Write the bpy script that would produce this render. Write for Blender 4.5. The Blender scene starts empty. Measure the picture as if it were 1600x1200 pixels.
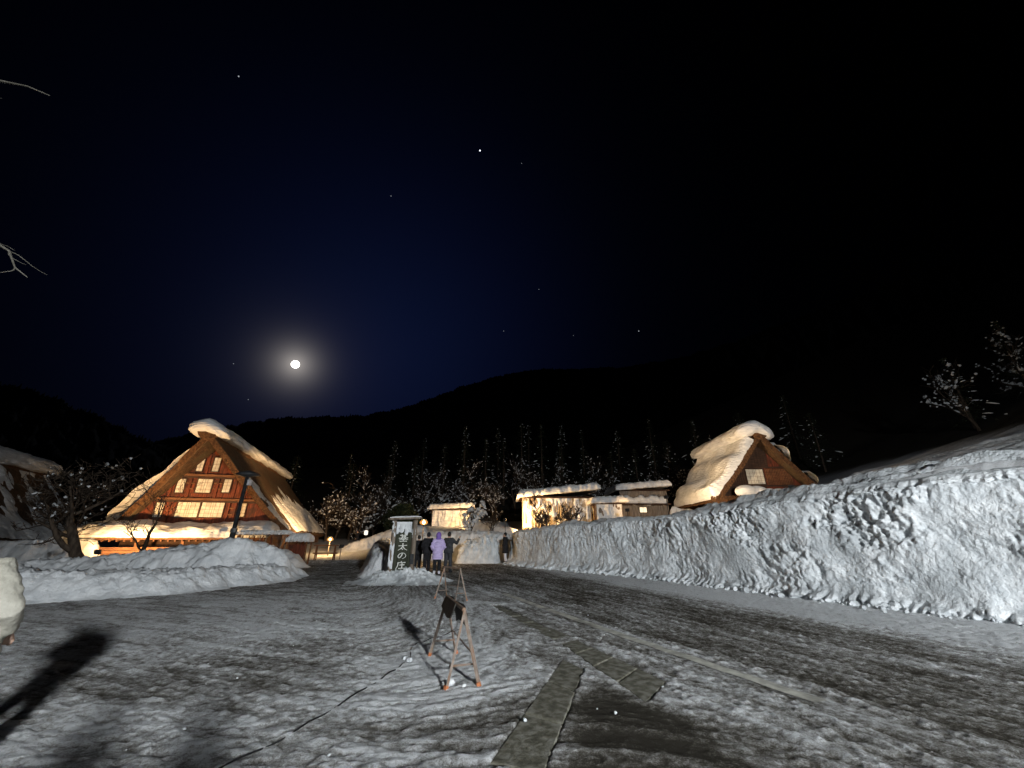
import bpy, bmesh, math, random
import numpy as np
from mathutils import Vector, Matrix
R = math.radians
S = bpy.context.scene
C = S.collection

# ------------------------------------------------------------------ camera
cam_d = bpy.data.cameras.new('camera'); cam = bpy.data.objects.new('camera', cam_d); C.objects.link(cam)
cam_d.sensor_fit = 'HORIZONTAL'; cam_d.sensor_width = 36.0; cam_d.lens = 36.0*600/1600
cam_d.clip_start = 0.05; cam_d.clip_end = 6000
EYE = 1.55
cam.location = (0, 0, EYE)
cam.rotation_euler = (R(90)+math.atan(245/600), 0, 0)
S.camera = cam

# ------------------------------------------------------------------ night sky
MOON_AZ, MOON_EL = R(-31.9), R(21.75)
MOON = Vector((math.sin(MOON_AZ)*math.cos(MOON_EL), math.cos(MOON_AZ)*math.cos(MOON_EL), math.sin(MOON_EL)))
W = bpy.data.worlds.new('World'); S.world = W; W.use_nodes = True
nt = W.node_tree; N = nt.nodes; L = nt.links; N.clear()
out = N.new('ShaderNodeOutputWorld')
sky = N.new('ShaderNodeTexSky'); sky.sky_type = 'NISHITA'; sky.sun_disc = False
sky.sun_elevation = MOON_EL; sky.sun_rotation = MOON_AZ; sky.altitude = 500
tc = N.new('ShaderNodeTexCoord')
dt = N.new('ShaderNodeVectorMath'); dt.operation = 'DOT_PRODUCT'; dt.inputs[1].default_value = MOON
L.new(tc.outputs['Generated'], dt.inputs[0])
def wm(op, a, b=None):
    n = N.new('ShaderNodeMath'); n.operation = op
    for i, x in enumerate((a, b)):
        if x is None: continue
        if isinstance(x, (int, float)): n.inputs[i].default_value = x
        else: L.new(x, n.inputs[i])
    return n.outputs[0]
ang = wm('MULTIPLY', wm('ARCCOSINE', wm('MINIMUM', dt.outputs['Value'], 1.0)), 57.2958)   # degrees from the moon
def lobe(width, amp, power=1.0):
    return wm('MULTIPLY', wm('EXPONENT', wm('MULTIPLY', wm('POWER', wm('DIVIDE', ang, width), power), -1.0)), amp)
def bgn(color, strength):
    b = N.new('ShaderNodeBackground')
    if isinstance(color, tuple): b.inputs[0].default_value = color
    else: L.new(color, b.inputs[0])
    if isinstance(strength, (int, float)): b.inputs[1].default_value = strength
    else: L.new(strength, b.inputs[1])
    return b.outputs[0]
def add(a, b):
    n = N.new('ShaderNodeAddShader'); L.new(a, n.inputs[0]); L.new(b, n.inputs[1]); return n.outputs[0]
sh = bgn(sky.outputs[0], 0.00004)                                         # faint moonlit air
GLOW = Vector((math.sin(R(-21))*math.cos(R(25)), math.cos(R(-21))*math.cos(R(25)), math.sin(R(25))))
d2 = N.new('ShaderNodeVectorMath'); d2.operation = 'DOT_PRODUCT'; d2.inputs[1].default_value = GLOW; L.new(tc.outputs['Generated'], d2.inputs[0])
ang_m = ang; ang = wm('MULTIPLY', wm('ARCCOSINE', wm('MINIMUM', d2.outputs['Value'], 1.0)), 57.2958)
sh = add(sh, bgn((0.12, 0.23, 1.0, 1), lobe(22.5, 0.0215, 1.7)))           # moonlit navy air over the valley
ang = ang_m
sh = add(sh, bgn((0.62, 0.60, 0.78, 1), lobe(4.6, 0.034, 1.25)))
sh = add(sh, bgn((1.0, 0.91, 0.80, 1), lobe(1.6, 0.36, 1.2)))            # corona round the moon
L.new(sh, out.inputs[0])

sun_d = bpy.data.lights.new('moonlight', 'SUN'); sun = bpy.data.objects.new('moonlight', sun_d); C.objects.link(sun)
sun_d.energy = 0.02; sun_d.angle = R(0.5); sun_d.color = (0.85, 0.9, 1.0)
sun.rotation_euler = MOON.to_track_quat('Z', 'Y').to_euler()

S.view_settings.view_transform = 'Standard'; S.view_settings.look = 'None'
S.view_settings.exposure = 0.0; S.view_settings.gamma = 1.0; S.view_settings.use_curve_mapping = False

# ------------------------------------------------------------------ noise
_rs = np.random.RandomState(7)
_perm = np.concatenate([_rs.permutation(256)]*3)
_gr = np.array([(math.cos(a), math.sin(a)) for a in np.linspace(0, 2*math.pi, 16, endpoint=False)])
def perlin(x, y, seed=0):
    x = np.asarray(x, float)+seed*17.31; y = np.asarray(y, float)+seed*9.77
    xi = np.floor(x).astype(int); yi = np.floor(y).astype(int); xf = x-xi; yf = y-yi
    xi &= 255; yi &= 255
    u = xf*xf*xf*(xf*(xf*6-15)+10); v = yf*yf*yf*(yf*(yf*6-15)+10)
    def g(ix, iy, fx, fy):
        h = _perm[_perm[(ix & 255)]+(iy & 255)] & 15
        return _gr[h, 0]*fx+_gr[h, 1]*fy
    a = g(xi, yi, xf, yf); b = g(xi+1, yi, xf-1, yf); c = g(xi, yi+1, xf, yf-1); d = g(xi+1, yi+1, xf-1, yf-1)
    return 1.4*((a*(1-u)+b*u)*(1-v)+(c*(1-u)+d*u)*v)
def fbm(x, y, o=4, seed=0, gain=.5):
    s = 0; a = 1; f = 1; t = 0
    for i in range(o):
        s = s+a*perlin(x*f, y*f, seed+i*3); t += a; a *= gain; f *= 2.03
    return s/t
def billow(x, y, o=3, seed=0, gain=.5):
    s = 0; a = 1; f = 1; t = 0
    for i in range(o):
        s = s+a*np.abs(perlin(x*f, y*f, seed+i*3)); t += a; a *= gain; f *= 2.03
    return s/t
def sstep(a, b, x):
    t = np.clip((np.asarray(x, float)-a)/(b-a), 0, 1); return t*t*(3-2*t)

# ------------------------------------------------------------------ helpers
def tag(o, label, cat, group=None):
    o['label'] = label; o['category'] = cat
    if group: o['group'] = group
    return o
def link(name, me, mat=None, parent=None, loc=None, rot=None):
    o = bpy.data.objects.new(name, me); C.objects.link(o)
    if mat is not None and me is not None and not me.materials: me.materials.append(mat)
    if parent is not None: o.parent = parent
    if loc is not None: o.location = loc
    if rot is not None: o.rotation_euler = rot
    return o
def thing(name, label, cat, loc=(0, 0, 0), rz=0.0, group=None):
    o = link(name, None, loc=loc, rot=(0, 0, rz)); o.empty_display_size = .2
    return tag(o, label, cat, group)
def np_mesh(name, V, F, smooth=True):
    me = bpy.data.meshes.new(name)
    V = np.asarray(V, np.float32).reshape(-1, 3); F = np.asarray(F, np.int32); k = F.shape[1]
    me.vertices.add(len(V)); me.vertices.foreach_set('co', V.ravel())
    me.loops.add(F.size); me.loops.foreach_set('vertex_index', F.ravel())
    me.polygons.add(len(F)); me.polygons.foreach_set('loop_start', np.arange(0, F.size, k, dtype=np.int32))
    try: me.polygons.foreach_set('loop_total', np.full(len(F), k, np.int32))
    except Exception: pass
    me.update(calc_edges=True)
    me.polygons.foreach_set('use_smooth', np.full(len(F), smooth))
    me.update()
    return me
def grid_faces(ny, nx, off=0):
    i = np.arange(ny-1)[:, None]*nx+np.arange(nx-1)[None, :]
    return (np.stack([i, i+1, i+nx+1, i+nx], -1).reshape(-1, 4)+off)
def grid_mesh(name, P, smooth=True):
    ny, nx = P.shape[:2]
    return np_mesh(name, P.reshape(-1, 3), grid_faces(ny, nx), smooth)

class MB:
    """collects primitives for ONE mesh"""
    def __init__(s): s.v = []; s.f = []
    def pv(s, *pts):
        b = len(s.v); s.v += [tuple(p) for p in pts]; return b
    def box(s, lo, hi, M=None):
        x0, y0, z0 = lo; x1, y1, z1 = hi
        p = [(x0, y0, z0), (x1, y0, z0), (x1, y1, z0), (x0, y1, z0), (x0, y0, z1), (x1, y0, z1), (x1, y1, z1), (x0, y1, z1)]
        if M is not None: p = [tuple(M @ Vector(q)) for q in p]
        b = s.pv(*p)
        s.f += [tuple(b+i for i in q) for q in ((0, 3, 2, 1), (4, 5, 6, 7), (0, 1, 5, 4), (1, 2, 6, 5), (2, 3, 7, 6), (3, 0, 4, 7))]
        return s
    def prism(s, poly, y0, y1):                     # poly of (x,z), extruded along y
        n = len(poly); b = s.pv(*[(x, y0, z) for x, z in poly], *[(x, y1, z) for x, z in poly])
        s.f.append(tuple(b+i for i in range(n))); s.f.append(tuple(b+n+i for i in reversed(range(n))))
        for i in range(n):
            j = (i+1) % n; s.f.append((b+i, b+n+i, b+n+j, b+j))
        return s
    def tube(s, pts, rad, n=6, cap=True, ry=None):
        pts = [Vector(p) for p in pts]
        if not hasattr(rad, '__len__'): rad = [rad]*len(pts)
        rings = []; up = None
        for i, p in enumerate(pts):
            d = (pts[min(i+1, len(pts)-1)]-pts[max(i-1, 0)])
            if d.length < 1e-9: d = Vector((0, 0, 1))
            d.normalize()
            if up is None:
                up = Vector((0, 1, 0)) if abs(d.y) < .9 else Vector((1, 0, 0))
            x = up.cross(d); x.normalize(); y = d.cross(x); up = y
            k = ry[i] if ry else rad[i]
            rings.append(s.pv(*[p+x*(rad[i]*math.cos(2*math.pi*j/n))+y*(k*math.sin(2*math.pi*j/n)) for j in range(n)]))
        for a, b in zip(rings, rings[1:]):
            for j in range(n):
                m = (j+1) % n; s.f.append((a+j, a+m, b+m, b+j))
        if cap:
            s.f.append(tuple(rings[0]+j for j in reversed(range(n)))); s.f.append(tuple(rings[-1]+j for j in range(n)))
        return s
    def ball(s, c, r, nu=8, nv=5, rnd=0.0, rng=None):
        c = Vector(c)
        if not hasattr(r, '__len__'): r = (r, r, r)
        rg = rng or random
        top = s.pv(c+Vector((0, 0, r[2]))); rings = []
        for i in range(1, nv):
            a = math.pi*i/nv
            rings.append(s.pv(*[c+Vector((r[0]*math.sin(a)*math.cos(2*math.pi*j/nu)*(1+rnd*(rg.random()-.5)),
                r[1]*math.sin(a)*math.sin(2*math.pi*j/nu)*(1+rnd*(rg.random()-.5)),
                r[2]*math.cos(a)*(1+rnd*(rg.random()-.5)))) for j in range(nu)]))
        bot = s.pv(c-Vector((0, 0, r[2])))
        for j in range(nu):
            m = (j+1) % nu
            s.f.append((top, rings[0]+j, rings[0]+m)); s.f.append((bot, rings[-1]+m, rings[-1]+j))
        for a, b in zip(rings, rings[1:]):
            for j in range(nu):
                m = (j+1) % nu; s.f.append((a+j, b+j, b+m, a+m))
        return s
    def mesh(s, name, smooth=False):
        me = bpy.data.meshes.new(name); me.from_pydata(s.v, [], s.f); me.update()
        if smooth: me.polygons.foreach_set('use_smooth', [True]*len(me.polygons))
        return me
    def build(s, name, mat, parent=None, smooth=False, loc=None, rot=None):
        return link(name, s.mesh(name, smooth), mat, parent, loc, rot)
def fuse(mb, name, voxel, smooth=4):
    """one continuous skin from overlapping tubes"""
    me = mb.mesh('tmp'); o = bpy.data.objects.new('tmp', me); C.objects.link(o)
    m = o.modifiers.new('r', 'REMESH'); m.mode = 'VOXEL'; m.voxel_size = voxel
    m2 = o.modifiers.new('s', 'SMOOTH'); m2.iterations = smooth; m2.factor = .5
    dg = bpy.context.evaluated_depsgraph_get(); dg.update()
    r = bpy.data.meshes.new_from_object(o.evaluated_get(dg)); r.name = name
    bpy.data.objects.remove(o); bpy.data.meshes.remove(me)
    r.polygons.foreach_set('use_smooth', [True]*len(r.polygons))
    return r

# ------------------------------------------------------------------ materials
def mat(name, c1, c2=None, scale=5.0, rough=.7, bump=0.0, bscale=None, stretch=(1, 1, 1), detail=6, spec=.3, lo=.35, hi=.65, metal=0, bdist=.02, c3=None, s3=.7):
    m = bpy.data.materials.new(name); m.use_nodes = True
    n = m.node_tree.nodes; l = m.node_tree.links; b = n['Principled BSDF']
    b.inputs['Roughness'].default_value = rough; b.inputs['Metallic'].default_value = metal
    b.inputs['Specular IOR Level'].default_value = spec
    t = n.new('ShaderNodeTexCoord'); mp = n.new('ShaderNodeMapping'); mp.inputs['Scale'].default_value = stretch
    l.new(t.outputs['Object'], mp.inputs[0])
    col = None
    if c2:
        z = n.new('ShaderNodeTexNoise'); z.inputs['Scale'].default_value = scale; z.inputs['Detail'].default_value = detail
        l.new(mp.outputs[0], z.inputs['Vector'])
        r = n.new('ShaderNodeValToRGB'); r.color_ramp.elements[0].position = lo; r.color_ramp.elements[1].position = hi
        r.color_ramp.elements[0].color = (*c1, 1); r.color_ramp.elements[1].color = (*c2, 1)
        l.new(z.outputs['Fac'], r.inputs[0]); col = r.outputs[0]
        if c3:
            z3 = n.new('ShaderNodeTexNoise'); z3.inputs['Scale'].default_value = s3; z3.inputs['Detail'].default_value = 4
            l.new(t.outputs['Object'], z3.inputs['Vector'])
            mr = n.new('ShaderNodeMapRange'); mr.inputs[1].default_value = .48; mr.inputs[2].default_value = .66
            l.new(z3.outputs['Fac'], mr.inputs[0])
            mx = n.new('ShaderNodeMix'); mx.data_type = 'RGBA'; l.new(mr.outputs[0], mx.inputs[0])
            l.new(col, mx.inputs[6]); mx.inputs[7].default_value = (*c3, 1); col = mx.outputs[2]
        l.new(col, b.inputs['Base Color'])
    else: b.inputs['Base Color'].default_value = (*c1, 1)
    if bump:
        z2 = n.new('ShaderNodeTexNoise'); z2.inputs['Scale'].default_value = bscale or scale*2; z2.inputs['Detail'].default_value = 8
        l.new(mp.outputs[0], z2.inputs['Vector'])
        bp = n.new('ShaderNodeBump'); bp.inputs['Strength'].default_value = bump; bp.inputs['Distance'].default_value = bdist
        l.new(z2.outputs['Fac'], bp.inputs['Height']); l.new(bp.outputs[0], b.inputs['Normal'])
    return m
def emis(name, col, strength):
    m = bpy.data.materials.new(name); m.use_nodes = True; b = m.node_tree.nodes['Principled BSDF']
    b.inputs['Base Color'].default_value = (*col, 1); b.inputs['Emission Color'].default_value = (*col, 1)
    b.inputs['Emission Strength'].default_value = strength
    return m
M = {}
M['snow'] = mat('snow', (.66, .69, .72), (.86, .88, .90), 2.5, .7, .9, 11, bdist=.05)
M['cut_snow'] = mat('cut_snow', (.58, .62, .65), (.86, .89, .91), 3.2, .7, 1.0, 16, bdist=.045, lo=.3, hi=.62, c3=(.50, .53, .55), s3=1.1)
M['roof_snow'] = mat('roof_snow', (.72, .73, .74), (.88, .89, .90), 1.6, .7, .9, 2.6, stretch=(1, 1, 4.5), bdist=.12)
M['thatch'] = mat('thatch', (.05, .026, .013), (.16, .09, .045), 9, .9, 1.0, 14, stretch=(1, 1, .16), bdist=.06, lo=.3, hi=.7, c3=(.10, .075, .04), s3=.8)
M['thatch_edge'] = mat('thatch_edge', (.045, .020, .009), (.18, .088, .038), 7, .95, 1.0, 16, stretch=(1, 1, 1), bdist=.10, lo=.3, hi=.7)
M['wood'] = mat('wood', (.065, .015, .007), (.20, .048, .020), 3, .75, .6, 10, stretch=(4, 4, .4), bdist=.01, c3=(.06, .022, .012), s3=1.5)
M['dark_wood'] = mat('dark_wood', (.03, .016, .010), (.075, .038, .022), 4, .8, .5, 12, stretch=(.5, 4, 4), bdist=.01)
M['beam'] = mat('beam', (.10, .042, .019), (.22, .10, .045), 4, .8, .5, 12, stretch=(.4, 4, 4), bdist=.01)
M['old_wood'] = mat('old_wood', (.13, .10, .075), (.30, .25, .20), 3, .85, .6, 14, stretch=(5, 5, .4), bdist=.01)
M['paper'] = mat('paper', (.46, .43, .35), (.70, .66, .56), 3, .8)
M['bark'] = mat('bark', (.035, .025, .018), (.10, .075, .055), 8, .9, .8, 20, stretch=(1, 1, .3), bdist=.02)
M['pale_bark'] = mat('pale_bark', (.07, .066, .052), (.14, .13, .11), 8, .85, .5, 20)
M['needle'] = mat('needle', (.03, .045, .025), (.075, .095, .05), 3, .85)
M['foliage'] = mat('foliage', (.012, .02, .008), (.035, .045, .018), 3, .8)
M['forest'] = mat('forest', (.006, .008, .006), (.02, .025, .018), .05, .95)
M['concrete'] = mat('concrete', (.10, .096, .072), (.24, .23, .18), 9, .85, .8, 30, bdist=.012, c3=(.27, .265, .23), s3=9)
M['steel'] = mat('steel', (.10, .11, .12), (.19, .20, .21), 6, .45, .2, 30, metal=.4)
M['dark_steel'] = mat('dark_steel', (.02, .022, .025), (.05, .052, .055), 6, .5, .2, 30)
M['rust_paint'] = mat('rust_paint', (.20, .16, .13), (.32, .26, .22), 10, .6, .3, 40, c3=(.24, .13, .07), s3=6)
M['orange'] = mat('orange', (.45, .14, .05), (.55, .22, .10), 12, .6)
M['tarp'] = mat('tarp', (.035, .03, .026), (.06, .052, .045), 8, .7, .4, 12)
M['rubber'] = mat('rubber', (.012, .012, .013), (.03, .03, .03), 8, .5)
M['skin'] = mat('skin', (.52, .33, .25), (.58, .38, .29), 12, .55)
M['black_cloth'] = mat('black_cloth', (.010, .010, .012), (.022, .022, .026), 10, .85, .5, 30, bdist=.01)
M['grey_cloth'] = mat('grey_cloth', (.03, .032, .036), (.06, .062, .07), 10, .85, .5, 30, bdist=.01)
M['lilac_cloth'] = mat('lilac_cloth', (.56, .46, .78), (.64, .54, .84), 6, .8, .5, 18, bdist=.01)
M['violet_cloth'] = mat('violet_cloth', (.20, .12, .45), (.28, .18, .55), 6, .8, .4, 20)
M['cream_cloth'] = mat('cream_cloth', (.36, .345, .29), (.46, .44, .38), 5, .8, .9, 9, bdist=.04)
M['white_cloth'] = mat('white_cloth', (.62, .62, .66), (.74, .74, .78), 8, .7)
M['hair'] = mat('hair', (.012, .01, .009), (.03, .025, .02), 30, .5)
M['sign_board'] = mat('sign_board', (.022, .026, .016), (.06, .065, .042), 4, .8, .6, 16, stretch=(6, 6, .5), bdist=.008)
M['sign_letter'] = mat('sign_letter', (.66, .67, .62), (.80, .80, .76), 8, .6)
M['bulb'] = emis('bulb', (1.0, .66, .30), 40)
M['cool_lens'] = emis('cool_lens', (.9, .96, 1.0), 30)
M['warm_lens'] = emis('warm_lens', (1.0, .62, .26), 12)
M['lit_window'] = emis('lit_window', (1.0, .86, .62), 1.1)
M['paper_lantern'] = emis('paper_lantern', (1.0, .93, .80), 1.2)
M['star'] = emis('star', (.85, .9, 1.0), 1.0)
M['moon'] = emis('moon', (1.0, .97, .90), 6.0)

gm = bpy.data.materials.new('glow_shell'); gm.use_nodes = True; _n = gm.node_tree.nodes; _n.clear(); M['glow_shell'] = gm  # see-through orange emission, imitates the halo round a lamp
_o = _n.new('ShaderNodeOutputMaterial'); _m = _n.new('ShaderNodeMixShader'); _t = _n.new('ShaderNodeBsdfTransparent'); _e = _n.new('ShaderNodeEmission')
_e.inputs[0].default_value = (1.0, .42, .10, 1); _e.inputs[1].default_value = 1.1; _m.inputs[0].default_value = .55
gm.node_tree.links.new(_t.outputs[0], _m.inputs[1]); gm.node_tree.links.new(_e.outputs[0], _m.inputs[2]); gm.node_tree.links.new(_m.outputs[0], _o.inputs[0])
# ------------------------------------------------------------------ terrain
WALL = np.array([(-.25, 26.6), (.25, 24.8), (2.9, 21.4), (5.4, 18.1), (6.9, 15.2), (7.85, 13.1), (9.3, 10.55), (10.7, 8.2), (12.4, 5.2), (14.8, 1.0), (19.5, -7), (27, -20)])
EDGE = np.vstack([[(-9.0, 60), (-.7, 34), (-.7, 28.5)], WALL])              # front of the high ground
def poly_dist(x, y, P):
    """signed distance (positive behind the wall) and arc length"""
    best = np.full(np.shape(x), 1e9); sg = np.zeros(np.shape(x)); arc = np.zeros(np.shape(x)); acc = 0
    for a, b in zip(P, P[1:]):
        d = b-a; ln = math.hypot(*d); d = d/ln
        t = np.clip((x-a[0])*d[0]+(y-a[1])*d[1], 0, ln)
        qx = a[0]+d[0]*t; qy = a[1]+d[1]*t; dd = np.hypot(x-qx, y-qy)
        cr = -(d[0]*(y-a[1])-d[1]*(x-a[0]))          # right of a road-ward path is negative
        k = dd < best-1e-9
        best = np.where(k, dd, best); sg = np.where(k, np.where(cr > 0, -1, 1), sg); arc = np.where(k, acc+t, arc); acc += ln
    return best*sg, arc
def plateau(x, y):
    xc = np.clip(x, -3, 20); z = 1.80+.048*np.clip(x, -3, 20)+.0040*xc*np.abs(xc)+.29*np.clip(x-20, 0, 200)+.15*np.clip(x-42, 0, 200)-.035*(np.clip(y, 0, 45)-22)
    ra, rb = x*.86+y*.5, -x*.5+y*.86
    z = z+.65*(billow(ra*1.0+.3*perlin(x*.4, y*.4, 2), rb*.16, 3, 19)-.22)*sstep(3, 12, x)
    return z+.25*fbm(x*.16, y*.16, 3, 5)+.16*fbm(x*.5+y*.25, y*.9, 3, 6)+.10*billow(x*.8+y*.5, y*1.6, 3, 16)
def T(x, y):
    x = np.asarray(x, float); y = np.asarray(y, float)
    base = .012*np.clip(y-8, 0, 200)
    d, _ = poly_dist(x, y, EDGE)
    back = .18*np.clip(y-31, 0, 18)*sstep(-15, -9, x)+.05*np.clip(y-31, 0, 30)*(1-sstep(-15, -9, x))
    rough = .12*fbm(x*.5, y*.5, 3, 9)*sstep(26, 34, y)
    low = base+back+rough
    hi = np.maximum(plateau(x, y), low)
    z = low*(1-sstep(.7, 2.2, d))+hi*sstep(.7, 2.2, d)
    return z+.27*np.clip(y-58, 0, 90)
def Tz(x, y): return float(T(np.array([x]), np.array([y]))[0])

# road frame: w to the right of the painted line, l along it
def road(x, y):
    return (x-2.12)*.92+(y-7.5)*.387, -(x-2.12)*.387+(y-7.5)*.92
SLAB1 = [(.72, 6.5), (.94, 6.06), (.22, 3.6), (-.17, 3.75)]
SL3 = [(-.62, 11.2), (-.28, 11.35), (1.02, 7.85), (.70, 7.65)]
SLAB2 = [(.80, 7.42), (1.08, 7.63), (1.85, 5.57), (1.39, 4.92)]
def in_poly(x, y, P, grow=0.0):
    P = [np.array(p) for p in P]; c = sum(P)/len(P); r = np.full(np.shape(x), 1e9)
    for a, b in zip(P, P[1:]+P[:1]):
        d = (b-a)/np.linalg.norm(b-a); nn = np.array((-d[1], d[0]))
        if (c-a)@nn < 0: nn = -nn
        r = np.minimum(r, (x-a[0])*nn[0]+(y-a[1])*nn[1])
    return r+grow                                     # >0 inside

def build_ground():
    xs = np.concatenate([-np.geomspace(700, 18, 34), np.arange(-17.6, -6, .085), np.arange(-6, 9, .026), np.arange(9, 30, .13), np.geomspace(30, 700, 46)])
    ys = np.concatenate([np.linspace(-120, 1.5, 24), np.arange(2.0, 3.2, .15), np.arange(3.25, 9, .026), np.arange(9, 16, .05), np.arange(16, 34, .14), np.geomspace(34, 170, 60)])
    X, Y = np.meshgrid(xs, ys)
    Z = T(X, Y)
    w, l = road(X, Y)
    d, _ = poly_dist(X, Y, WALL)
    near = (1-sstep(24, 34, Y))*(1-sstep(.3, .8, d))
    # lie of the packed snow: tracks along the road at the right, sweeping left on the forecourt
    q = sstep(-4.5, -.3, w)
    ca = .387*q+.93*(1-q); sa = .92*q+.36*(1-q)
    a_ = -(X*ca)+(Y*sa); b_ = X*sa+Y*ca
    streak = fbm(b_*2.0, a_*.30, 4, 21)
    streak2 = fbm(b_*5.5, a_*.9, 3, 25)
    patch = fbm(X*.42, Y*.42, 3, 31)
    mask = .60+.26*streak+.36*streak2+.18*patch
    lane = sstep(.1, .7, w)*(1-sstep(3.4, 5.2, w))
    mask = mask-.13*lane+.50*sstep(3.6, 5.6, w)*(1-.25*sstep(18, 26, Y))
    tri = sstep(-.05, .3, in_poly(X, Y, [(.98, 6.0), (1.75, 4.3), (2.4, 2.6), (-.1, 2.6)]))
    mask = mask-.36*tri
    left = sstep(.2, -1.2, X) if False else 1-sstep(-1.2, .3, X)
    mask = mask+.22*left*(1-sstep(10, 16, Y))
    mask = mask-.30*np.exp(-((X+3.6)/1.5)**2-((Y-5.6)/1.6)**2)                 # bare asphalt, plus painted-in shadow of the people behind the camera
    mask = mask+.32*np.exp(-((X+4.2)/1.1)**2-((Y-4.1)/.8)**2)+.3*np.exp(-((X+.7)/.8)**2-((Y-6.4)/1.2)**2)
    mask = mask-.10*sstep(12, 18, Y)*(1-lane)
    lump = billow(X*3.2+.3*Y, Y*3.2, 4, 41)
    fine = fbm(b_*11, a_*6, 3, 45)
    crust = billow(X*8+.8*lump, Y*8, 3, 47)
    foot = np.clip(perlin(X*2.1, Y*2.1, 51), 0, 1)
    m01 = np.clip(mask, 0, 1)
    grit = fbm(b_*16, a_*6, 3, 49)
    mask = mask+.45*(crust-.20)+.22*(lump-.22)+.38*grit
    m01 = np.clip(mask, 0, 1)
    micro = .006*streak+.016*(lump-.22)*(.3+m01)+.020*(crust-.2)*(.2+m01)+.016*fine*(.3+m01)+.014*streak2+.014*grit*(.3+m01)-.025*foot*m01*left+.018*(m01-.5)
    wob = .03*fbm(X*6, Y*6, 3, 57); s1 = in_poly(X, Y, SLAB1, -.015)+wob; s2 = in_poly(X, Y, SLAB2, -.015)+wob; s3 = in_poly(X, Y, SL3, -.06)+2*wob
    flat = np.maximum(np.maximum(sstep(-.03, .02, s1), sstep(-.03, .02, s2)), sstep(-.03, .02, s3))
    lineflat = (1-sstep(.10, .22, np.abs(w)))*(1-sstep(6, 7, l))*sstep(-4.2, -3.2, l)
    micro = micro*(1-.9*lineflat)-.012*lineflat*0
    micro = micro*(1-flat)-.05*flat
    mask = mask-.5*flat
    Z = Z+micro*near*sstep(1.0, 3.0, Y)
    # low roadside berm catching the lamp light
    Z = Z+.16*np.exp(-((Y-27.4-.06*(X+12))/.28)**2)*sstep(-14, -13, X)*(1-sstep(-9.6, -8.6, X))
    far = 1-near
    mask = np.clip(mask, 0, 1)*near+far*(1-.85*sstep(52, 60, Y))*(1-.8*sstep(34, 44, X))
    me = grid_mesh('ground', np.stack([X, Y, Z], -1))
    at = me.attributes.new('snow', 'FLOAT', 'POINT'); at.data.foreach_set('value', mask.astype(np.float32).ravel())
    m = bpy.data.materials.new('packed_snow_road'); m.use_nodes = True
    n = m.node_tree.nodes; k = m.node_tree.links; n.remove(n['Principled BSDF']); b = n.new('ShaderNodeBsdfDiffuse'); k.new(b.outputs[0], n['Material Output'].inputs[0])
    A = n.new('ShaderNodeAttribute'); A.attribute_name = 'snow'
    t = n.new('ShaderNodeTexCoord')
    def noise(sc, det, rough=.6):
        z = n.new('ShaderNodeTexNoise'); z.inputs['Scale'].default_value = sc; z.inputs['Detail'].default_value = det; z.inputs['Roughness'].default_value = rough
        k.new(t.outputs['Object'], z.inputs['Vector']); return z.outputs['Fac']
    def mth(op, x, y):
        z = n.new('ShaderNodeMath'); z.operation = op
        for i, v in enumerate((x, y)):
            if isinstance(v, (int, float)): z.inputs[i].default_value = v
            else: k.new(v, z.inputs[i])
        return z.outputs[0]
    f1 = noise(14, 8, .7); f2 = noise(80, 4, .75)
    fac = mth('ADD', A.outputs['Fac'], mth('ADD', mth('MULTIPLY', mth('SUBTRACT', f1, .5), 1.25), mth('MULTIPLY', mth('SUBTRACT', f2, .5), 1.1)))
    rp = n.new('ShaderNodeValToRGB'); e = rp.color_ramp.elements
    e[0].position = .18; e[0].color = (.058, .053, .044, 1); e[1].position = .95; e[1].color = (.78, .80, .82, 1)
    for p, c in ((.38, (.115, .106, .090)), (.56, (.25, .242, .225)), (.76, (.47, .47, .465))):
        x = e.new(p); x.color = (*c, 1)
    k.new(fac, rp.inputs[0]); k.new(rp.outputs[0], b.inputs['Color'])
    bp = n.new('ShaderNodeBump'); bp.inputs['Strength'].default_value = .8; bp.inputs['Distance'].default_value = .02
    k.new(mth('ADD', mth('MULTIPLY', fac, .8), mth('MULTIPLY', noise(34, 8, .75), 1.6)), bp.inputs['Height']); k.new(bp.outputs[0], b.inputs['Normal'])
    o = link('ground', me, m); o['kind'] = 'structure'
build_ground()

def sheet_line():
    ls = np.arange(-2.8, 6.2, .05); ws = np.array([-.095, -.03, .03, .095])
    P = np.zeros((len(ls), 4, 3))
    for i, l in enumerate(ls):
        for j, w in enumerate(ws):
            ww = w*(1+.12*math.sin(l*7.1+j)) if j in (0, 3) else w
            x = 2.12+.92*ww-.387*l; y = 7.5+.387*ww+.92*l
            P[i, j] = (x, y, Tz(x, y)+.010)
    m = mat('worn_road_paint', (.50, .49, .43), (.70, .69, .62), 7, .7, .5, 40, bdist=.006, lo=.35, hi=.6, c3=(.30, .29, .26), s3=3)
    o = link('road_marking', grid_mesh('road_marking', P), m); o['kind'] = 'structure'
sheet_line()

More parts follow.
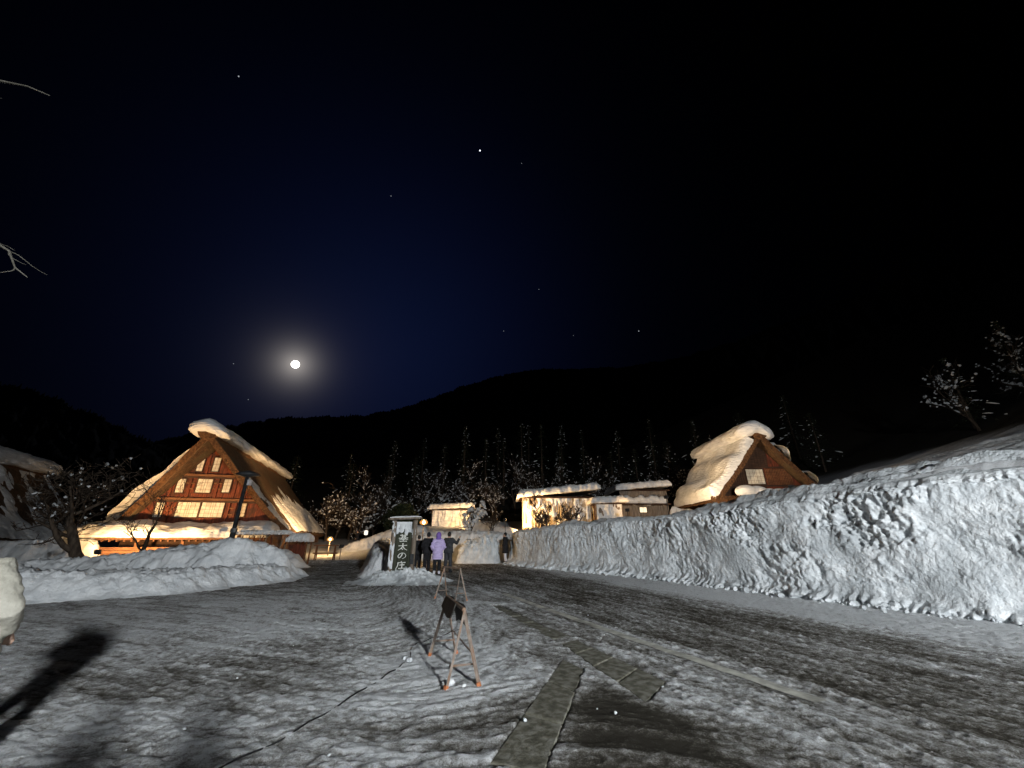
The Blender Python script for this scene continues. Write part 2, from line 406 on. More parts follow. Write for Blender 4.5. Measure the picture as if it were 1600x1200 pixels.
# drain cover slabs let into the road
def slab_strip(P, n, name, label):
    a, b, c, d = [Vector((*p, 0)) for p in P]      # a-d one long side, b-c the other
    root = thing(name, label, 'slabs', ((a+c)/2)[:], 0)
    o0 = root.location.copy()
    for i in range(n):
        t0, t1 = i/n+.006, (i+1)/n-.006
        q = [a.lerp(d, t0), b.lerp(c, t0), b.lerp(c, t1), a.lerp(d, t1)]
        mb = MB(); cen = sum(q, Vector())/4
        dz = random.Random(i+len(name)).uniform(-.005, .006)
        ring0 = [cen+(p-cen)*1.0 for p in q]; ring1 = [cen+(p-cen)*(1-.02/max((p-cen).length, .1)) for p in q]
        v = mb.pv(*[(p.x-o0.x, p.y-o0.y, -.08) for p in ring0], *[(p.x-o0.x, p.y-o0.y, -.004+dz) for p in ring0], *[(p.x-o0.x, p.y-o0.y, .004+dz) for p in ring1])
        for r_ in (0, 4):
            for j in range(4): mb.f.append((v+r_+j, v+r_+(j+1) % 4, v+r_+4+(j+1) % 4, v+r_+4+j))
        mb.f.append((v+8, v+9, v+10, v+11))
        bm = bmesh.new(); me = mb.mesh('slab'); bm.from_mesh(me); bmesh.ops.recalc_face_normals(bm, faces=bm.faces); bm.to_mesh(me); bm.free()
        link('slab', me, M['concrete'], root)
slab_strip(SLAB1, 3, 'drain_cover', 'row of mossy concrete drain slabs running toward the camera in the foreground')
slab_strip(SLAB2, 4, 'drain_cover', 'row of concrete drain slabs lying along the white road line')
SL3 = [(-.62, 11.2), (-.28, 11.35), (1.02, 7.85), (.70, 7.65)]
slab_strip(SL3, 5, 'drain_cover', 'half buried drain slabs beyond the near ones, beside the white line')
# ------------------------------------------------------------------ mountains
def build_mountain(name, sil, D0, D1, z0f):
    # sil: (azimuth deg, elevation deg) of the skyline
    az = np.radians(np.linspace(sil[0][0], sil[-1][0], 1500)); el = np.interp(np.degrees(az), [s[0] for s in sil], [s[1] for s in sil])
    rows = []
    a_ = np.degrees(az)
    ridge = D1*np.tan(np.radians(el))+EYE
    fr = np.abs(perlin(a_*6, a_*0, 3))*3.2+np.abs(perlin(a_*17, a_*0+5, 4))*2.6+3*fbm(a_*.6, a_*0, 3, 8)
    for t in np.linspace(0, 1, 26):
        D = D0+(D1-D0)*t
        z = z0f+(ridge-z0f)*(t**1.15)+(6*fbm(a_*.9+t*3, a_*0+t*9, 3, 12)*t*(1-t)*4)
        if t > .97: z = ridge+fr
        rows.append(np.stack([D*np.sin(az), D*np.cos(az), z], -1))
    rows.append(np.stack([(D1+30)*np.sin(az), (D1+30)*np.cos(az), ridge-6], -1))
    rows.append(np.stack([(D1+250)*np.sin(az), (D1+250)*np.cos(az), ridge*0-5], -1))
    o = link(name, grid_mesh(name, np.array(rows)), M['forest']); o['kind'] = 'structure'
def azel(u, v):
    p = math.atan(245/600); c, s = math.cos(p), math.sin(p); k = (600-v)/600
    x, y, z = (u-800)/600, c-s*k, s+c*k
    return math.degrees(math.atan2(x, y)), math.degrees(math.atan2(z, math.hypot(x, y)))
SIL = [azel(*q) for q in ((235, 692), (300, 678), (380, 662), (440, 655), (500, 653), (570, 651), (640, 636), (690, 617), (740, 600), (785, 587), (830, 579), (900, 577), (980, 575), (1030, 566), (1080, 556), (1140, 538), (1200, 516), (1300, 478), (1450, 425), (1600, 380))]
SIL = [(-75, 3.0), (-60, 4.0), (-48, 5.2)]+SIL+[(70, 26), (100, 22)]
build_mountain('mountain', SIL, 165, 420, 12)
SIL2 = [(-100, 9)]+[azel(*q) for q in ((0, 600), (60, 618), (130, 645), (190, 672), (235, 694))]+[(-33, 1.5), (-26, -2)]
build_mountain('hill', SIL2, 150, 300, 6)

# ------------------------------------------------------------------ moon and stars
o = MB().ball(MOON*3000, 26, 24, 16).build('moon', M['moon'], smooth=True); tag(o, 'bright full moon low above the dark ridge', 'moon')
stars = [((373, 119), 4.0, .45, 'lone star high at the upper left of the sky'), ((750, 235), 5.6, 2.2, 'brightest star, high above the middle of the valley'),
 ((815, 255), 3.0, .2, 'faint star just right of the brightest star'), ((611, 306), 3.4, .3, 'star between the moon and the brightest star'),
 ((842, 452), 3.2, .25, 'lone star halfway down toward the ridge, right of centre'), ((787, 517), 3.2, .25, 'left of the three faint stars above the ridge'),
 ((896, 524), 3.0, .16, 'middle of the three faint stars above the ridge'), ((998, 517), 3.8, .5, 'right and brightest of the three stars above the ridge'),
 ((365, 568), 3.0, .25, 'tiny star left of the moon, level with it'), ((388, 624), 3.0, .25, 'tiny star below and left of the moon')]
for i, ((u, v), r_, s_, lb) in enumerate(stars):
    a, e = azel(u, v); a = R(a); e = R(e)
    p = Vector((math.sin(a)*math.cos(e), math.cos(a)*math.cos(e), math.sin(e)))*3200
    o = MB().ball(p, r_*.9, 8, 6).build('star', emis('star_light', (.85, .9, 1.0), s_), smooth=True); tag(o, lb, 'star', 'stars in the night sky')

# ------------------------------------------------------------------ cut snow wall along the road
def chaikin(P, n=3):
    P = np.array(P, float)
    for _ in range(n):
        q = P[:-1]*.75+P[1:]*.25; r = P[:-1]*.25+P[1:]*.75
        P = np.vstack([P[:1], np.stack([q, r], 1).reshape(-1, 2), P[-1:]])
    return P
def build_wall():
    P = chaikin(WALL, 3); seg = np.hypot(*np.diff(P, axis=0).T); arc = np.concatenate([[0], np.cumsum(seg)])
    s = np.concatenate([np.arange(0, 25.5, .028), np.arange(25.5, 34, .08), np.arange(34, arc[-1], .6)])
    bx = np.interp(s, arc, P[:, 0]); by = np.interp(s, arc, P[:, 1])
    tx = np.gradient(bx, s); ty = np.gradient(by, s); ln = np.hypot(tx, ty); nx, ny = -ty/ln, tx/ln     # pointing behind the wall
    sa = lambda x, y: s[np.argmin(np.hypot(bx-x, by-y))]
    h = np.interp(s, [0, sa(.25, 24.8), sa(5.4, 18.1), sa(7.85, 13.1), sa(10.3, 8.9), 60], [1.95, 2.05, 2.42, 2.72, 3.0, 3.1])
    h = h+.12*fbm(s*.35, s*0, 3, 2)+.05*perlin(s*1.7, s*0+3, 4)
    t = np.concatenate([np.linspace(-.16, 0, 6, endpoint=False), np.linspace(0, 1, 92, endpoint=False), np.linspace(1, 1.12, 8, endpoint=False), 1.12+np.linspace(0, 1, 60)**1.3])
    SS, TT = np.meshgrid(s, t); Hh = h[None, :]+0*TT
    gz = T(bx, by)[None, :]
    face = np.clip(TT, 0, 1)
    d = np.where(TT < 0, TT*1.6, .34*face**1.5)
    d = np.where(TT > 1, .34+(np.clip(TT, 1, 1.12)-1)/.12*.30, d)
    d = np.where(TT > 1.12, .64+(TT-1.12)*4.4, d)
    z = gz+np.where(TT < 0, 0, face*Hh-.16*sstep(.90, 1.0, face)*(1-sstep(1.0, 1.12, TT)))
    z = np.where(TT < 0, gz-.10+.10*(TT+.16)/.16, z)
    hgt = face*Hh                                        # metres up the face
    # shovel and bucket marks: inclined grooves far away, broken clods near by
    k = sstep(sa(5.4, 18.1)-2, sa(7.85, 13.1)+1.5, SS)   # 0 far, 1 near
    wx = SS+.22*fbm(SS*1.1, hgt*1.1, 2, 61)+.16*hgt; wy = hgt-.22*SS*(1-k)+.18*fbm(SS*1.3, hgt*1.3, 2, 64)
    groove = billow(wx*2.9, wy*1.05, 4, 71, .6)
    clod = billow(wx*1.9, wy*2.2, 4, 77, .65)
    big = fbm(SS*.45, hgt*.5, 3, 81)
    pits = np.clip(fbm(wx*1.4, wy*1.5, 3, 85)-.05, 0, 1)
    smoothzone = sstep(.04, .26, fbm(SS*.5, hgt*.9, 2, 91)+.22*(1-np.abs(face*2-.7)))   # planed flat patches
    rough = (1-.78*smoothzone*sstep(.1, .9, k+.25))*(1+.35*k)*(.50+.50*sstep(.30, .72, face))
    fine = fbm(wx*9, wy*8, 3, 95); knob = billow(wx*5.2, wy*5.5, 2, 97)
    dz = ((.20*(groove-.2)+.17*(clod-.22))*(1-k)+.36*(clod-.22)*k+.14*(groove-.2)*k)*rough+.30*big-.24*pits*rough*(.3+k)+.05*fine*(.4+.6*rough)+.10*(knob-.24)*rough
    on = sstep(-.12, .1, TT)*(1-sstep(.90, 1.16, TT))
    talus = np.exp(-((hgt-.02)/.22)**2)*(.12+.75*billow(SS*2.6, hgt*2.6, 3, 99))
    d = d-(dz*.85)*on-talus*sstep(-.2, -.05, TT)*(TT < 1)
    z = z+.35*dz*on*sstep(.05, .2, face)
    # top: windrows running along the wall, then the open snow field
    X = bx[None, :]+nx[None, :]*d; Y = by[None, :]+ny[None, :]*d
    top = sstep(1.02, 1.18, TT)
    pl = T(X, Y); Pz = plateau(X, Y)
    zt = gz+Hh+(Pz-(gz+Hh))*sstep(.5, 3.6, d)
    zt = np.maximum(zt, np.where(d > 2.3, pl, -9)+.04)
    ridge = fbm(d*2.2+.35*fbm(SS*.6, d, 2, 13), SS*.28, 4, 15)
    zt = zt+(.30*ridge+.62*(billow(d*1.15+.30*SS, SS*.10-d*.06, 2, 18)-.25)+.10*(billow(d*3+.4*SS, SS*.5, 2, 28)-.25))*sstep(.6, 1.2, d)+.05*fbm(SS*3, d*3, 3, 17)-.35*sstep(4.2, 5.0, d)
    z = np.where(TT > 1, z*(1-top)+zt*top, z)
    Q = np.stack([X, Y, z], -1)
    Q[0, :, 2] -= .15
    # close the far end
    o = link('snow_wall', grid_mesh('snow_wall', Q), M['cut_snow'])
    tag(o, 'tall rough cut snow wall running along the right side of the road', 'snow wall')
    return bx, by, nx, ny, s
WB = build_wall()
# crumbs of snow that fell off the wall
rg = random.Random(11); mb = MB()
for i in range(900):
    s_ = rg.uniform(0, 25); k = min(int(s_/.028), 900)
    bx, by, nx, ny = (a[k] for a in WB[:4]); off = -abs(rg.gauss(.12, .22)); r_ = rg.uniform(.02, .08)*(1.7 if rg.random() < .15 else 1)
    x, y = bx+nx*off, by+ny*off
    mb.ball((x, y, Tz(x, y)+r_*.45), (r_, r_*rg.uniform(.7, 1.2), r_*.75), 5, 4, .5, rg)
o = mb.build('snow_crumbs', M['cut_snow']); o['kind'] = 'stuff'; tag(o, 'crumbs of fallen snow along the foot of the snow wall', 'snow crumbs')
mb = MB()
for i in range(60):
    x, y = rg.uniform(-4.5, 2.0), 3.4+rg.random()**1.4*12; r_ = rg.uniform(.006, .02)*(1.5 if rg.random() < .06 else 1)
    mb.ball((x, y, Tz(x, y)+.0), (r_, r_*rg.uniform(.7, 1.3), r_*.8), 5, 4, .6, rg)
for (x, y, r_) in ((-.72, 5.45, .05), (-.55, 5.35, .03), (-1.42, 6.35, .05), (-1.5, 6.45, .04), (.12, 4.45, .02)):
    mb.ball((x, y, Tz(x, y)+.02), (r_, r_, r_*.8), 6, 4, .5, rg)
o = mb.build('snow_lumps', M['snow']); o['kind'] = 'stuff'; tag(o, 'small loose lumps of snow scattered over the icy road', 'snow lumps')

def seg_dist(X, Y, P):
    best = np.full(X.shape, 1e9); tt = np.zeros(X.shape); acc = 0
    P = np.array(P, float)
    for a, b in zip(P, P[1:]):
        d = b-a; l2 = d@d; t = np.clip(((X-a[0])*d[0]+(Y-a[1])*d[1])/l2, 0, 1)
        dd = np.hypot(X-a[0]-d[0]*t, Y-a[1]-d[1]*t); k = dd < best; best = np.where(k, dd, best); tt = np.where(k, acc+t, tt); acc += 1
    return best, tt/acc
def bank(name, pts, hw, hs, edge, seed, label, res=.06, rough=.1, lump=2.2, matn='snow', cat='snow bank', extra=None, crag=.0):
    P = np.array(pts); lo = P.min(0)-hw-.5; hi = P.max(0)+hw+.5
    xs = np.arange(lo[0], hi[0], res); ys = np.arange(lo[1], hi[1], res); X, Y = np.meshgrid(xs, ys)
    d, t = seg_dist(X, Y, pts); d = d+.35*edge*fbm(X*1.1, Y*1.1, 3, seed)+.25*fbm(X*.5, Y*.5, 2, seed+5)*min(hw, 1.2)
    h = np.interp(t, np.linspace(0, 1, len(hs)), hs)
    pr = 1-sstep(hw-edge, hw, d)
    z = h*pr*(.86+.14*np.clip(1-d/hw, 0, 1))
    z = z+pr*(rough*(billow(X*lump, Y*lump, 4, seed+9)-.25)*1.6+rough*.8*fbm(X*.8, Y*.8, 3, seed+2))
    if extra is not None: z = z+pr*extra(X, Y)
    z = np.where(pr <= .001, -.12, z)
    zz = T(X, Y)+z
    me = grid_mesh(name, np.stack([X, Y, zz], -1))
    co = np.zeros(len(me.vertices)*3, np.float32); me.vertices.foreach_get('co', co); co = co.reshape(-1, 3)
    nr = np.zeros(len(co)*3, np.float32); me.vertex_normals.foreach_get('vector', nr); nr = nr.reshape(-1, 3)
    p1 = co[:, 0]*1.0+co[:, 1]*.35; p2 = co[:, 2]*1.3+co[:, 1]*.95
    dn = (billow(p1*2.6, p2*2.2, 4, seed+35, .65)-.22)*2.6+.5*fbm(p1*9, p2*9, 3, seed+39)
    co += nr*(crag*pr.ravel()*dn)[:, None].astype(np.float32); me.vertices.foreach_set('co', co.ravel()); me.update()
    bm = bmesh.new(); bm.from_mesh(me)
    mask = (pr <= .001).ravel()
    bm.verts.ensure_lookup_table()
    dead = [f for f in bm.faces if all(mask[v.index] for v in f.verts)]
    bmesh.ops.delete(bm, geom=dead, context='FACES'); bm.to_mesh(me); bm.free()
    o = link(name, me, M[matn]); return tag(o, label, cat)

bank('snow_bank', [(-9.7, 17.0), (-10.9, 13.9), (-13.4, 12.0), (-20, 11.0)], 1.25, [.50, .62, .70, .75], .9, 3, 'long low grey snow bank edging the forecourt at the left', rough=.10, lump=1.7, crag=.13)
bank('snow_bank', [(-10.5, 17.6), (-12.2, 16.9), (-15.0, 16.3), (-18.5, 15.8)], 2.0, [1.1, 1.35, .95, .70], 1.8, 13, 'big ploughed snow heap with a rounded peak in front of the left farmhouse', rough=.12, lump=1.1, crag=.12,
     extra=lambda X, Y: .34*np.exp(-((X+10.9)/1.0)**2-((Y-17.0)/1.0)**2))
bank('snow_bank', [(-16.6, 13.6), (-19, 14.4), (-24, 15.2)], 1.7, [.75, .95, 1.1], 1.2, 23, 'lumpy snow heap behind the low bank at the far left', rough=.2, crag=.1)
bank('snow_mound', [(-4.75, 16.55), (-3.75, 16.55)], 1.45, [.42, .42], 1.2, 33, 'trampled snow mound around the foot of the wooden sign', rough=.16, lump=2.6, crag=.13, res=.03, matn='cut_snow', cat='snow mound')
bank('snow_bank', [(-5.6, 18.6), (-7.0, 22.5), (-8.6, 28.5)], .95, [.95, 1.35, 1.5], .7, 43, 'narrow snow bank between the two roads behind the sign', rough=.16, lump=2.4, crag=.12)
bank('snow_bank', [(-8.2, 31.6), (-4.5, 31.2), (-1.2, 31.6)], 1.5, [1.6, 1.9, 1.8], .8, 53, 'snow ridge behind the warm lamp and the group of people', rough=.16, crag=.15)
bank('snow_wall', [(-3.0, 27.2), (-2.2, 27.25), (-1.35, 27.2)], .75, [1.15, 1.45, 1.65], .42, 63, 'short stub of snow wall left of the gap with the standing person', rough=.42, lump=1.6, matn='cut_snow', cat='snow wall', res=.022, crag=.30)
bank('snow_bank', [(-14.2, 37.5), (-12.2, 38.5), (-9.0, 39)], 1.5, [.7, 1.1, 1.2], 1.0, 73, 'snow bank beside the lane, lit by the low lamp near the left farmhouse', rough=.12)
bank('snow_bank', [(-15.6, 24.6), (-13.4, 24.9), (-12.2, 23.4)], 1.0, [.8, .9, .5], .8, 83, 'small snow heap between the ploughed heap and the wood stack', rough=.14)

# ------------------------------------------------------------------ lamps
def spot(name, parent, loc, target, energy, color, size=120, blend=.6, radius=.12):
    d = bpy.data.lights.new(name, 'SPOT'); d.energy = energy; d.color = color; d.spot_size = R(size); d.spot_blend = blend; d.shadow_soft_size = radius
    o = link(name, d); o.location = loc; v = Vector(target)-Vector(loc); o.rotation_euler = (-v).to_track_quat('Z', 'Y').to_euler()
    o.parent = parent
    return o
def flood(loc, target, energy, color, label, size=120, group='warm floodlights on the snow', lensm='warm_lens', scale=1.0):
    z = Tz(loc[0], loc[1]); hgt = loc[2]-z
    f = thing('floodlight', label, 'floodlight', (loc[0], loc[1], z), 0, group)
    v = Vector(target)-Vector(loc); q = v.to_track_quat('-Y', 'Z').to_matrix().to_4x4()
    Mx = Matrix.Translation((0, 0, hgt)) @ q
    b = MB(); s = scale
    b.box((-.16*s, .0, -.12*s), (.16*s, .09*s, .12*s), Mx)
    for i in range(5): b.box((-.14*s+i*.062*s, .091*s, -.10*s), (-.12*s+i*.062*s, .13*s, .10*s), Mx)
    b.build('housing', M['dark_steel'], f)
    MB().box((-.14*s, -.012*s, -.10*s), (.14*s, -.002, .10*s), Mx).build('lens', M[lensm], f)
    st = MB(); st.tube([(0, .04, -.1), (0, .04, hgt-.12*s)], .022*s, 8); st.build('post', M['dark_steel'], f)
    d = v.normalized()
    spot('lamp_light', f, Vector((0, 0, hgt))+d*.05, Vector((0, 0, hgt))+d*2, energy, color, size)
    return f
WARM = (1.0, .60, .26)
# cool street lamp behind the camera that lights the forecourt
LAMP = Vector((9.6, -15.6, 6.4))
sl = thing('street_lamp', 'tall cool white street lamp standing behind the viewer beside the road', 'street lamp', (LAMP.x+.9, LAMP.y-.3, 1.0))
pm = MB(); pm.tube([(0, 0, -1.2), (0, 0, 5.2), (-.1, .02, 5.5), (-.5, .15, 5.62), (-.8, .25, 5.6)], [.09, .065, .05, .04, .035], 10); pm.build('pole', M['steel'], sl, True)
hm = MB(); hm.box((-1.15, .12, 5.42), (-.65, .5, 5.56)); hm.build('lamp_head', M['dark_steel'], sl)
lm = MB(); lm.box((-1.1, .16, 5.395), (-.7, .46, 5.417)); lm.build('lens', M['cool_lens'], sl)
spot('lamp_light', sl, (-.9, .3, 5.36), (-4.5, 34, .5), 34000, (.94, .98, 1.0), 128, 1.0, .6)

def lantern(x, y, z, label, energy, hh=.0):
    g = Tz(x, y); t = thing('lamp_post', label, 'lamp', (x, y, g)); h = z-g
    p = MB(); p.tube([(0, 0, -.1), (0, 0, h-.13)], .03, 8); p.build('post', M['old_wood'], t)
    MB().tube([(0, 0, h+.15), (0, 0, h+.18), (0, 0, h+.23)], [.17, .16, .03], 12).build('cap', M['dark_steel'], t); MB().tube([(0, 0, h-.17), (0, 0, h-.13)], [.06, .08], 10).build('socket', M['dark_steel'], t)
    MB().ball((0, 0, h), (.085, .085, .095), 14, 10).build('bulb', M['bulb'], t, True)
    MB().ball((0, 0, h), (.25, .25, .149), 16, 12).build('glow_shell', M['glow_shell'], t, True)  # added shell, its glow stands in for the bulb's halo
    d = bpy.data.lights.new('lamp_light', 'POINT'); d.energy = energy; d.color = (1.0, .60, .25); d.shadow_soft_size = .14
    o = link('lamp_light', d, parent=t); o.location = (0, 0, h)
    return t
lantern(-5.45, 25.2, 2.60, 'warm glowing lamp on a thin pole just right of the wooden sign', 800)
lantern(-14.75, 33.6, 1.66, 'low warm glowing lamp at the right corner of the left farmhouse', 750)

flood((-22.6, 22.9, 1.0), (-22.4, 30.5, 3.4), 4800, WARM, 'warm floodlight behind the bare tree, aimed at the farmhouse gable', 140)
flood((-12.7, 31.0, 1.2), (-18.2, 36.4, 4.6), 9500, WARM, 'warm floodlight in the snow lighting the right roof slope of the left farmhouse', 72)
flood((-.6, 36.4, 3.3), (5.5, 38.9, 4.6), 3800, WARM, 'warm floodlight left of the large snow capped hut', 130)
flood((-3.0, 41.5, 3.6), (-7.0, 46.2, 4.2), 2200, WARM, 'warm floodlight in front of the small far hut', 120)
flood((11.2, 28.9, 4.5), (18.0, 33.0, 7.0), 2900, (1.0, .70, .40), 'warm floodlight below the right farmhouse', 90)
flood((17.0, 24.0, Tz(17.0, 24.0)+.9), (22.5, 32.5, 8.2), 700, (1.0, .66, .34), 'added warm floodlight brightening the right roof snow of the right farmhouse', 70)  # added lamp for the roof snow that the other floodlight misses
flood((9.5, 33.2, 3.9), (14.0, 40.0, 5.3), 500, WARM, 'warm floodlight between the sheds and the right farmhouse', 90)

# ------------------------------------------------------------------ thatched farmhouses
def solid(name, P, Q, mat_top, mat_rim, parent):
    """closed slab between two grids"""
    ny, nx = P.shape[:2]; n = ny*nx
    V = np.concatenate([P.reshape(-1, 3), Q.reshape(-1, 3)])
    F = [grid_faces(ny, nx), grid_faces(ny, nx, n)[:, ::-1]]
    idx = np.arange(n).reshape(ny, nx)
    loop = np.concatenate([idx[0, :], idx[1:, -1], idx[-1, -2::-1], idx[-2:0:-1, 0]])
    nxt = np.roll(loop, -1)
    rim = np.stack([loop, loop+n, nxt+n, nxt], -1)
    F = np.concatenate(F+[rim])
    me = np_mesh(name, V, F, True); me.materials.append(mat_top); me.materials.append(mat_rim)
    mi = np.zeros(len(F), np.int32); mi[-len(rim):] = 1; me.polygons.foreach_set('material_index', mi)
    sm = np.ones(len(F), bool); sm[-len(rim):] = False; me.polygons.foreach_set('use_smooth', sm)
    return link(name, me, None, parent)
class House:
    def __init__(s, x, y, th, az, wl, wr, h, l, o, ob, thick, xa, label):
        s.az, s.w, s.h, s.l, s.o, s.ob, s.thick, s.xa = az, {-1: wl, 1: wr}, h, l, o, ob, thick, xa
        s.root = thing('thatched_house', label, 'house', (x, y, 0), th)
    def surf(s, side, u, v, off=0.0):
        w = s.w[side]; n = math.hypot(w, s.h)
        f = -s.o*(1-v); b = s.l+s.ob*(1-v)
        X = s.xa+side*w*v; Y = f+(b-f)*u; Z = s.az-s.h*v-.28*np.sin(np.pi*np.clip(v, 0, 1))*.6
        return np.stack([X+side*s.h/n*off, Y, Z+w/n*off], -1)
    def slope(s, side, seed):
        u, v = np.meshgrid(np.linspace(0, 1, 90), np.linspace(0, 1, 60))
        L_ = s.l
        off = .10*fbm(u*L_*.8, v*8*.8, 3, seed)+.05*fbm(u*L_*6, v*5, 3, seed+4)
        P = s.surf(side, u, v, off); Q = s.surf(side, u, v, -s.thick*(1+.12*fbm(u*9, v*9, 2, seed+6)))
        # ragged trimmed eave
        P[-1, :, 2] += .06*perlin(u[-1]*40, u[-1]*0, seed); Q[-1, :, 2] += .05*perlin(u[-1]*33, u[-1]*0+4, seed)
        if side > 0: P = P[:, ::-1]; Q = Q[:, ::-1]
        return solid('roof_slope', P, Q, M['thatch'], M['thatch_edge'], s.root)
    def snow(s, side, fn, name='roof_snow', nu=150, nv=130, u0=0, u1=1, v0=0, v1=1, parent=None):
        u, v = np.meshgrid(np.linspace(u0, u1, nu), np.linspace(v0, v1, nv))
        th = fn(u, v)
        th = np.where(th > 0, th, np.maximum(th*1.0, -.25))+.02
        P = s.surf(side, u, v, th)
        if side > 0: P = P[:, ::-1]
        me = grid_mesh(name, P)
        bad = (th < -.1); bad = bad[:, ::-1] if side > 0 else bad; bad = bad.ravel()
        bm = bmesh.new(); bm.from_mesh(me); bm.verts.ensure_lookup_table()
        bmesh.ops.delete(bm, geom=[f for f in bm.faces if all(bad[q.index] for q in f.verts)], context='FACES'); bm.to_mesh(me); bm.free()
        return link(name, me, M['roof_snow'], parent or s.root)
    def cap(s, rx, rz, dz, y0, y1, seed, tilt=0.0, sag=0.0, droop=0.0):
        ys = np.concatenate([y0+.9*(1-np.cos(np.linspace(0, np.pi/2, 14))), np.linspace(y0+.95, y1-.6, 70), y1-.6*(1-np.sin(np.linspace(0, np.pi/2, 10)))])
        P = np.zeros((len(ys), 41, 3)); a = np.linspace(0, 2*np.pi, 41)
        for i, y in enumerate(ys):
            e0 = np.sqrt(max(0, 1-(1-min((y-y0)/.9, 1))**2)); e1 = np.sqrt(max(0, 1-(1-min((y1-y)/.6, 1))**2)); k = max(.03, min(e0, e1))
            n = 1+.14*perlin(np.cos(a)*1.2+y*.35, np.sin(a)*1.2+y*.2, seed)+.08*perlin(np.cos(a)*3+y*1.1, np.sin(a)*3, seed+1)+.05*perlin(np.cos(a)*6+y*2.7, np.sin(a)*6, seed+2)
            ca, sa_ = np.cos(a), np.sin(a)
            # flatter crown, drooping edges
            X = rx*np.sign(ca)*np.abs(ca)**.85*n*k; Z = rz*np.where(sa_ > 0, np.abs(sa_)**.8, -np.abs(sa_)**1.0*(.9+droop))*n*k
            t = (y-y0)/(y1-y0)
            P[i, :, 0] = s.xa+X+tilt*.2; P[i, :, 1] = y; P[i, :, 2] = s.az+dz+Z-.32*np.abs(X)**1.25+tilt*X*.1-sag*math.sin(math.pi*t)
        o = link('ridge_snow', grid_mesh('ridge_snow', P), M['roof_snow'], s.root); return o
    def ridge(s, r_, y0, y1):
        b = MB(); n = 26
        pts = [(s.xa, y0+(y1-y0)*i/n, s.az-.10) for i in range(n+1)]
        b.tube(pts, [r_*(1+.06*math.sin(i*2.3)) for i in range(n+1)], 14)
        b.build('ridge_bundle', M['thatch_edge'], s.root, True)
        for k in range(7):
            yy = y0+.3+(y1-y0-.6)*k/6
            MB().tube([(s.xa+(r_+.05)*math.cos(t), yy, s.az-.10+(r_+.05)*math.sin(t)) for t in np.linspace(-.2, math.pi+.2, 12)], .05, 6).build('ridge_binding', M['old_wood'], s.root, True)

def window(parent, x0, x1, z0, z1, y, panes=1, rail=1, m='paper'):
    f = MB(); t = .06
    f.box((x0-t, y-.06, z0-t), (x1+t, y, z0)); f.box((x0-t, y-.06, z1), (x1+t, y, z1+t)); f.box((x0-t, y-.058, z0), (x0, y, z1)); f.box((x1, y-.058, z0), (x1+t, y, z1))
    w = f.build('window', M['dark_wood'], parent)
    g = (x1-x0)/panes
    for i in range(panes):
        MB().box((x0+g*i+.012, y-.03, z0+.008), (x0+g*(i+1)-.012, y-.012, z1-.008)).build('pane', M[m], w)
    lt = MB(); q = .014 if m == 'paper' else .02; n_v = max(2, int((x1-x0)/.24))
    for i in range(1, n_v): xx = x0+(x1-x0)*i/n_v; lt.box((xx-q/2, y-.040, z0+.01), (xx+q/2, y-.031, z1-.01))
    for i in range(1, 4): zz = z0+(z1-z0)*i/4; lt.box((x0+.01, y-.0405, zz-q/2), (x1-.01, y-.0312, zz+q/2))
    lo = lt.build('lattice', M['beam'], w); lo['kind'] = 'stuff'
    return w

# left farmhouse
H1 = House(-22.15, 29.35, .288, 9.0, 5.1, 6.0, 6.8, 18.2, 2.3, 1.3, .40, -.45, 'large thatched farmhouse at the left with red wooden gable and rows of pale windows')
H1.slope(-1, 3); H1.slope(1, 5)
H1.ridge(.62, -2.5, 19.6)
H1.cap(1.28, .52, .30, -3.0, 19.9, 4, tilt=-.6, droop=.1)
H1.snow(-1, lambda u, v: .36*sstep(.10, .30, v)*(1+1.1*sstep(.45, .62, v+.08*fbm(u*6, v*3, 2, 7)))*(1-.5*sstep(.9, 1.0, v))+.22*fbm(u*9, v*6, 3, 8)-.05-.5*(1-sstep(.08, .2, v)))
def h1_right(u, v):
    st = fbm(u*17+v*1.3, v*2.0, 4, 14)
    main = -.42+1.05*sstep(.38, .78, v+.14*st)+.60*st-.9*(1-sstep(.10, .26, u))-.25*(1-sstep(.2, .55, u))*(1-sstep(.6, .9, v))
    strip = .30-9*np.abs(u-.07-.015*np.sin(v*30)-.03*fbm(u*3, v*14, 3, 18))+.25*fbm(u*20, v*20, 2, 19)
    strip = np.where((v > .40) & (v < .97), strip, -1)
    return .30*np.clip(np.maximum(main, strip*.7), -1, .75)
H1.snow(1, h1_right, nu=260, nv=200)
r1 = H1.root; YW = .15
inner = lambda z, side: (H1.az-.95-z)*H1.w[side]/H1.h+.12
xs_ = np.arange(-5.0, 4.6, .29)
for (z0, z1) in ((2.3, 4.28), (4.46, 6.0), (6.18, 8.1)):
    for i, x in enumerate(xs_):
        xa, xb = x+.006, x+.284
        def lim(xx): return H1.az-.95+.15-abs(xx-H1.xa)*H1.h/(H1.w[-1] if xx < H1.xa else H1.w[1])
        ta, tb = min(z1, lim(xa)), min(z1, lim(xb))
        if max(ta, tb) < z0+.15: continue
        ta, tb = max(ta, z0+.02), max(tb, z0+.02); j = random.Random(int(i*7+z0*10)).uniform(0, .03)
        MB().prism([(xa, z0), (xb, z0), (xb, tb), (xa, ta)], YW+j, YW+.08+j).build('plank', M['wood'], r1)
for z, a, b in ((4.29, -4.0, 3.6), (6.01, -2.75, 1.95)):
    MB().box((a, YW-.14, z), (b, YW-.005, z+.15)).build('beam', M['beam'], r1)
    MB().box((a, YW-.10, z-.14), (b, YW-.004, z-.012)).build('beam', M['dark_wood'], r1)
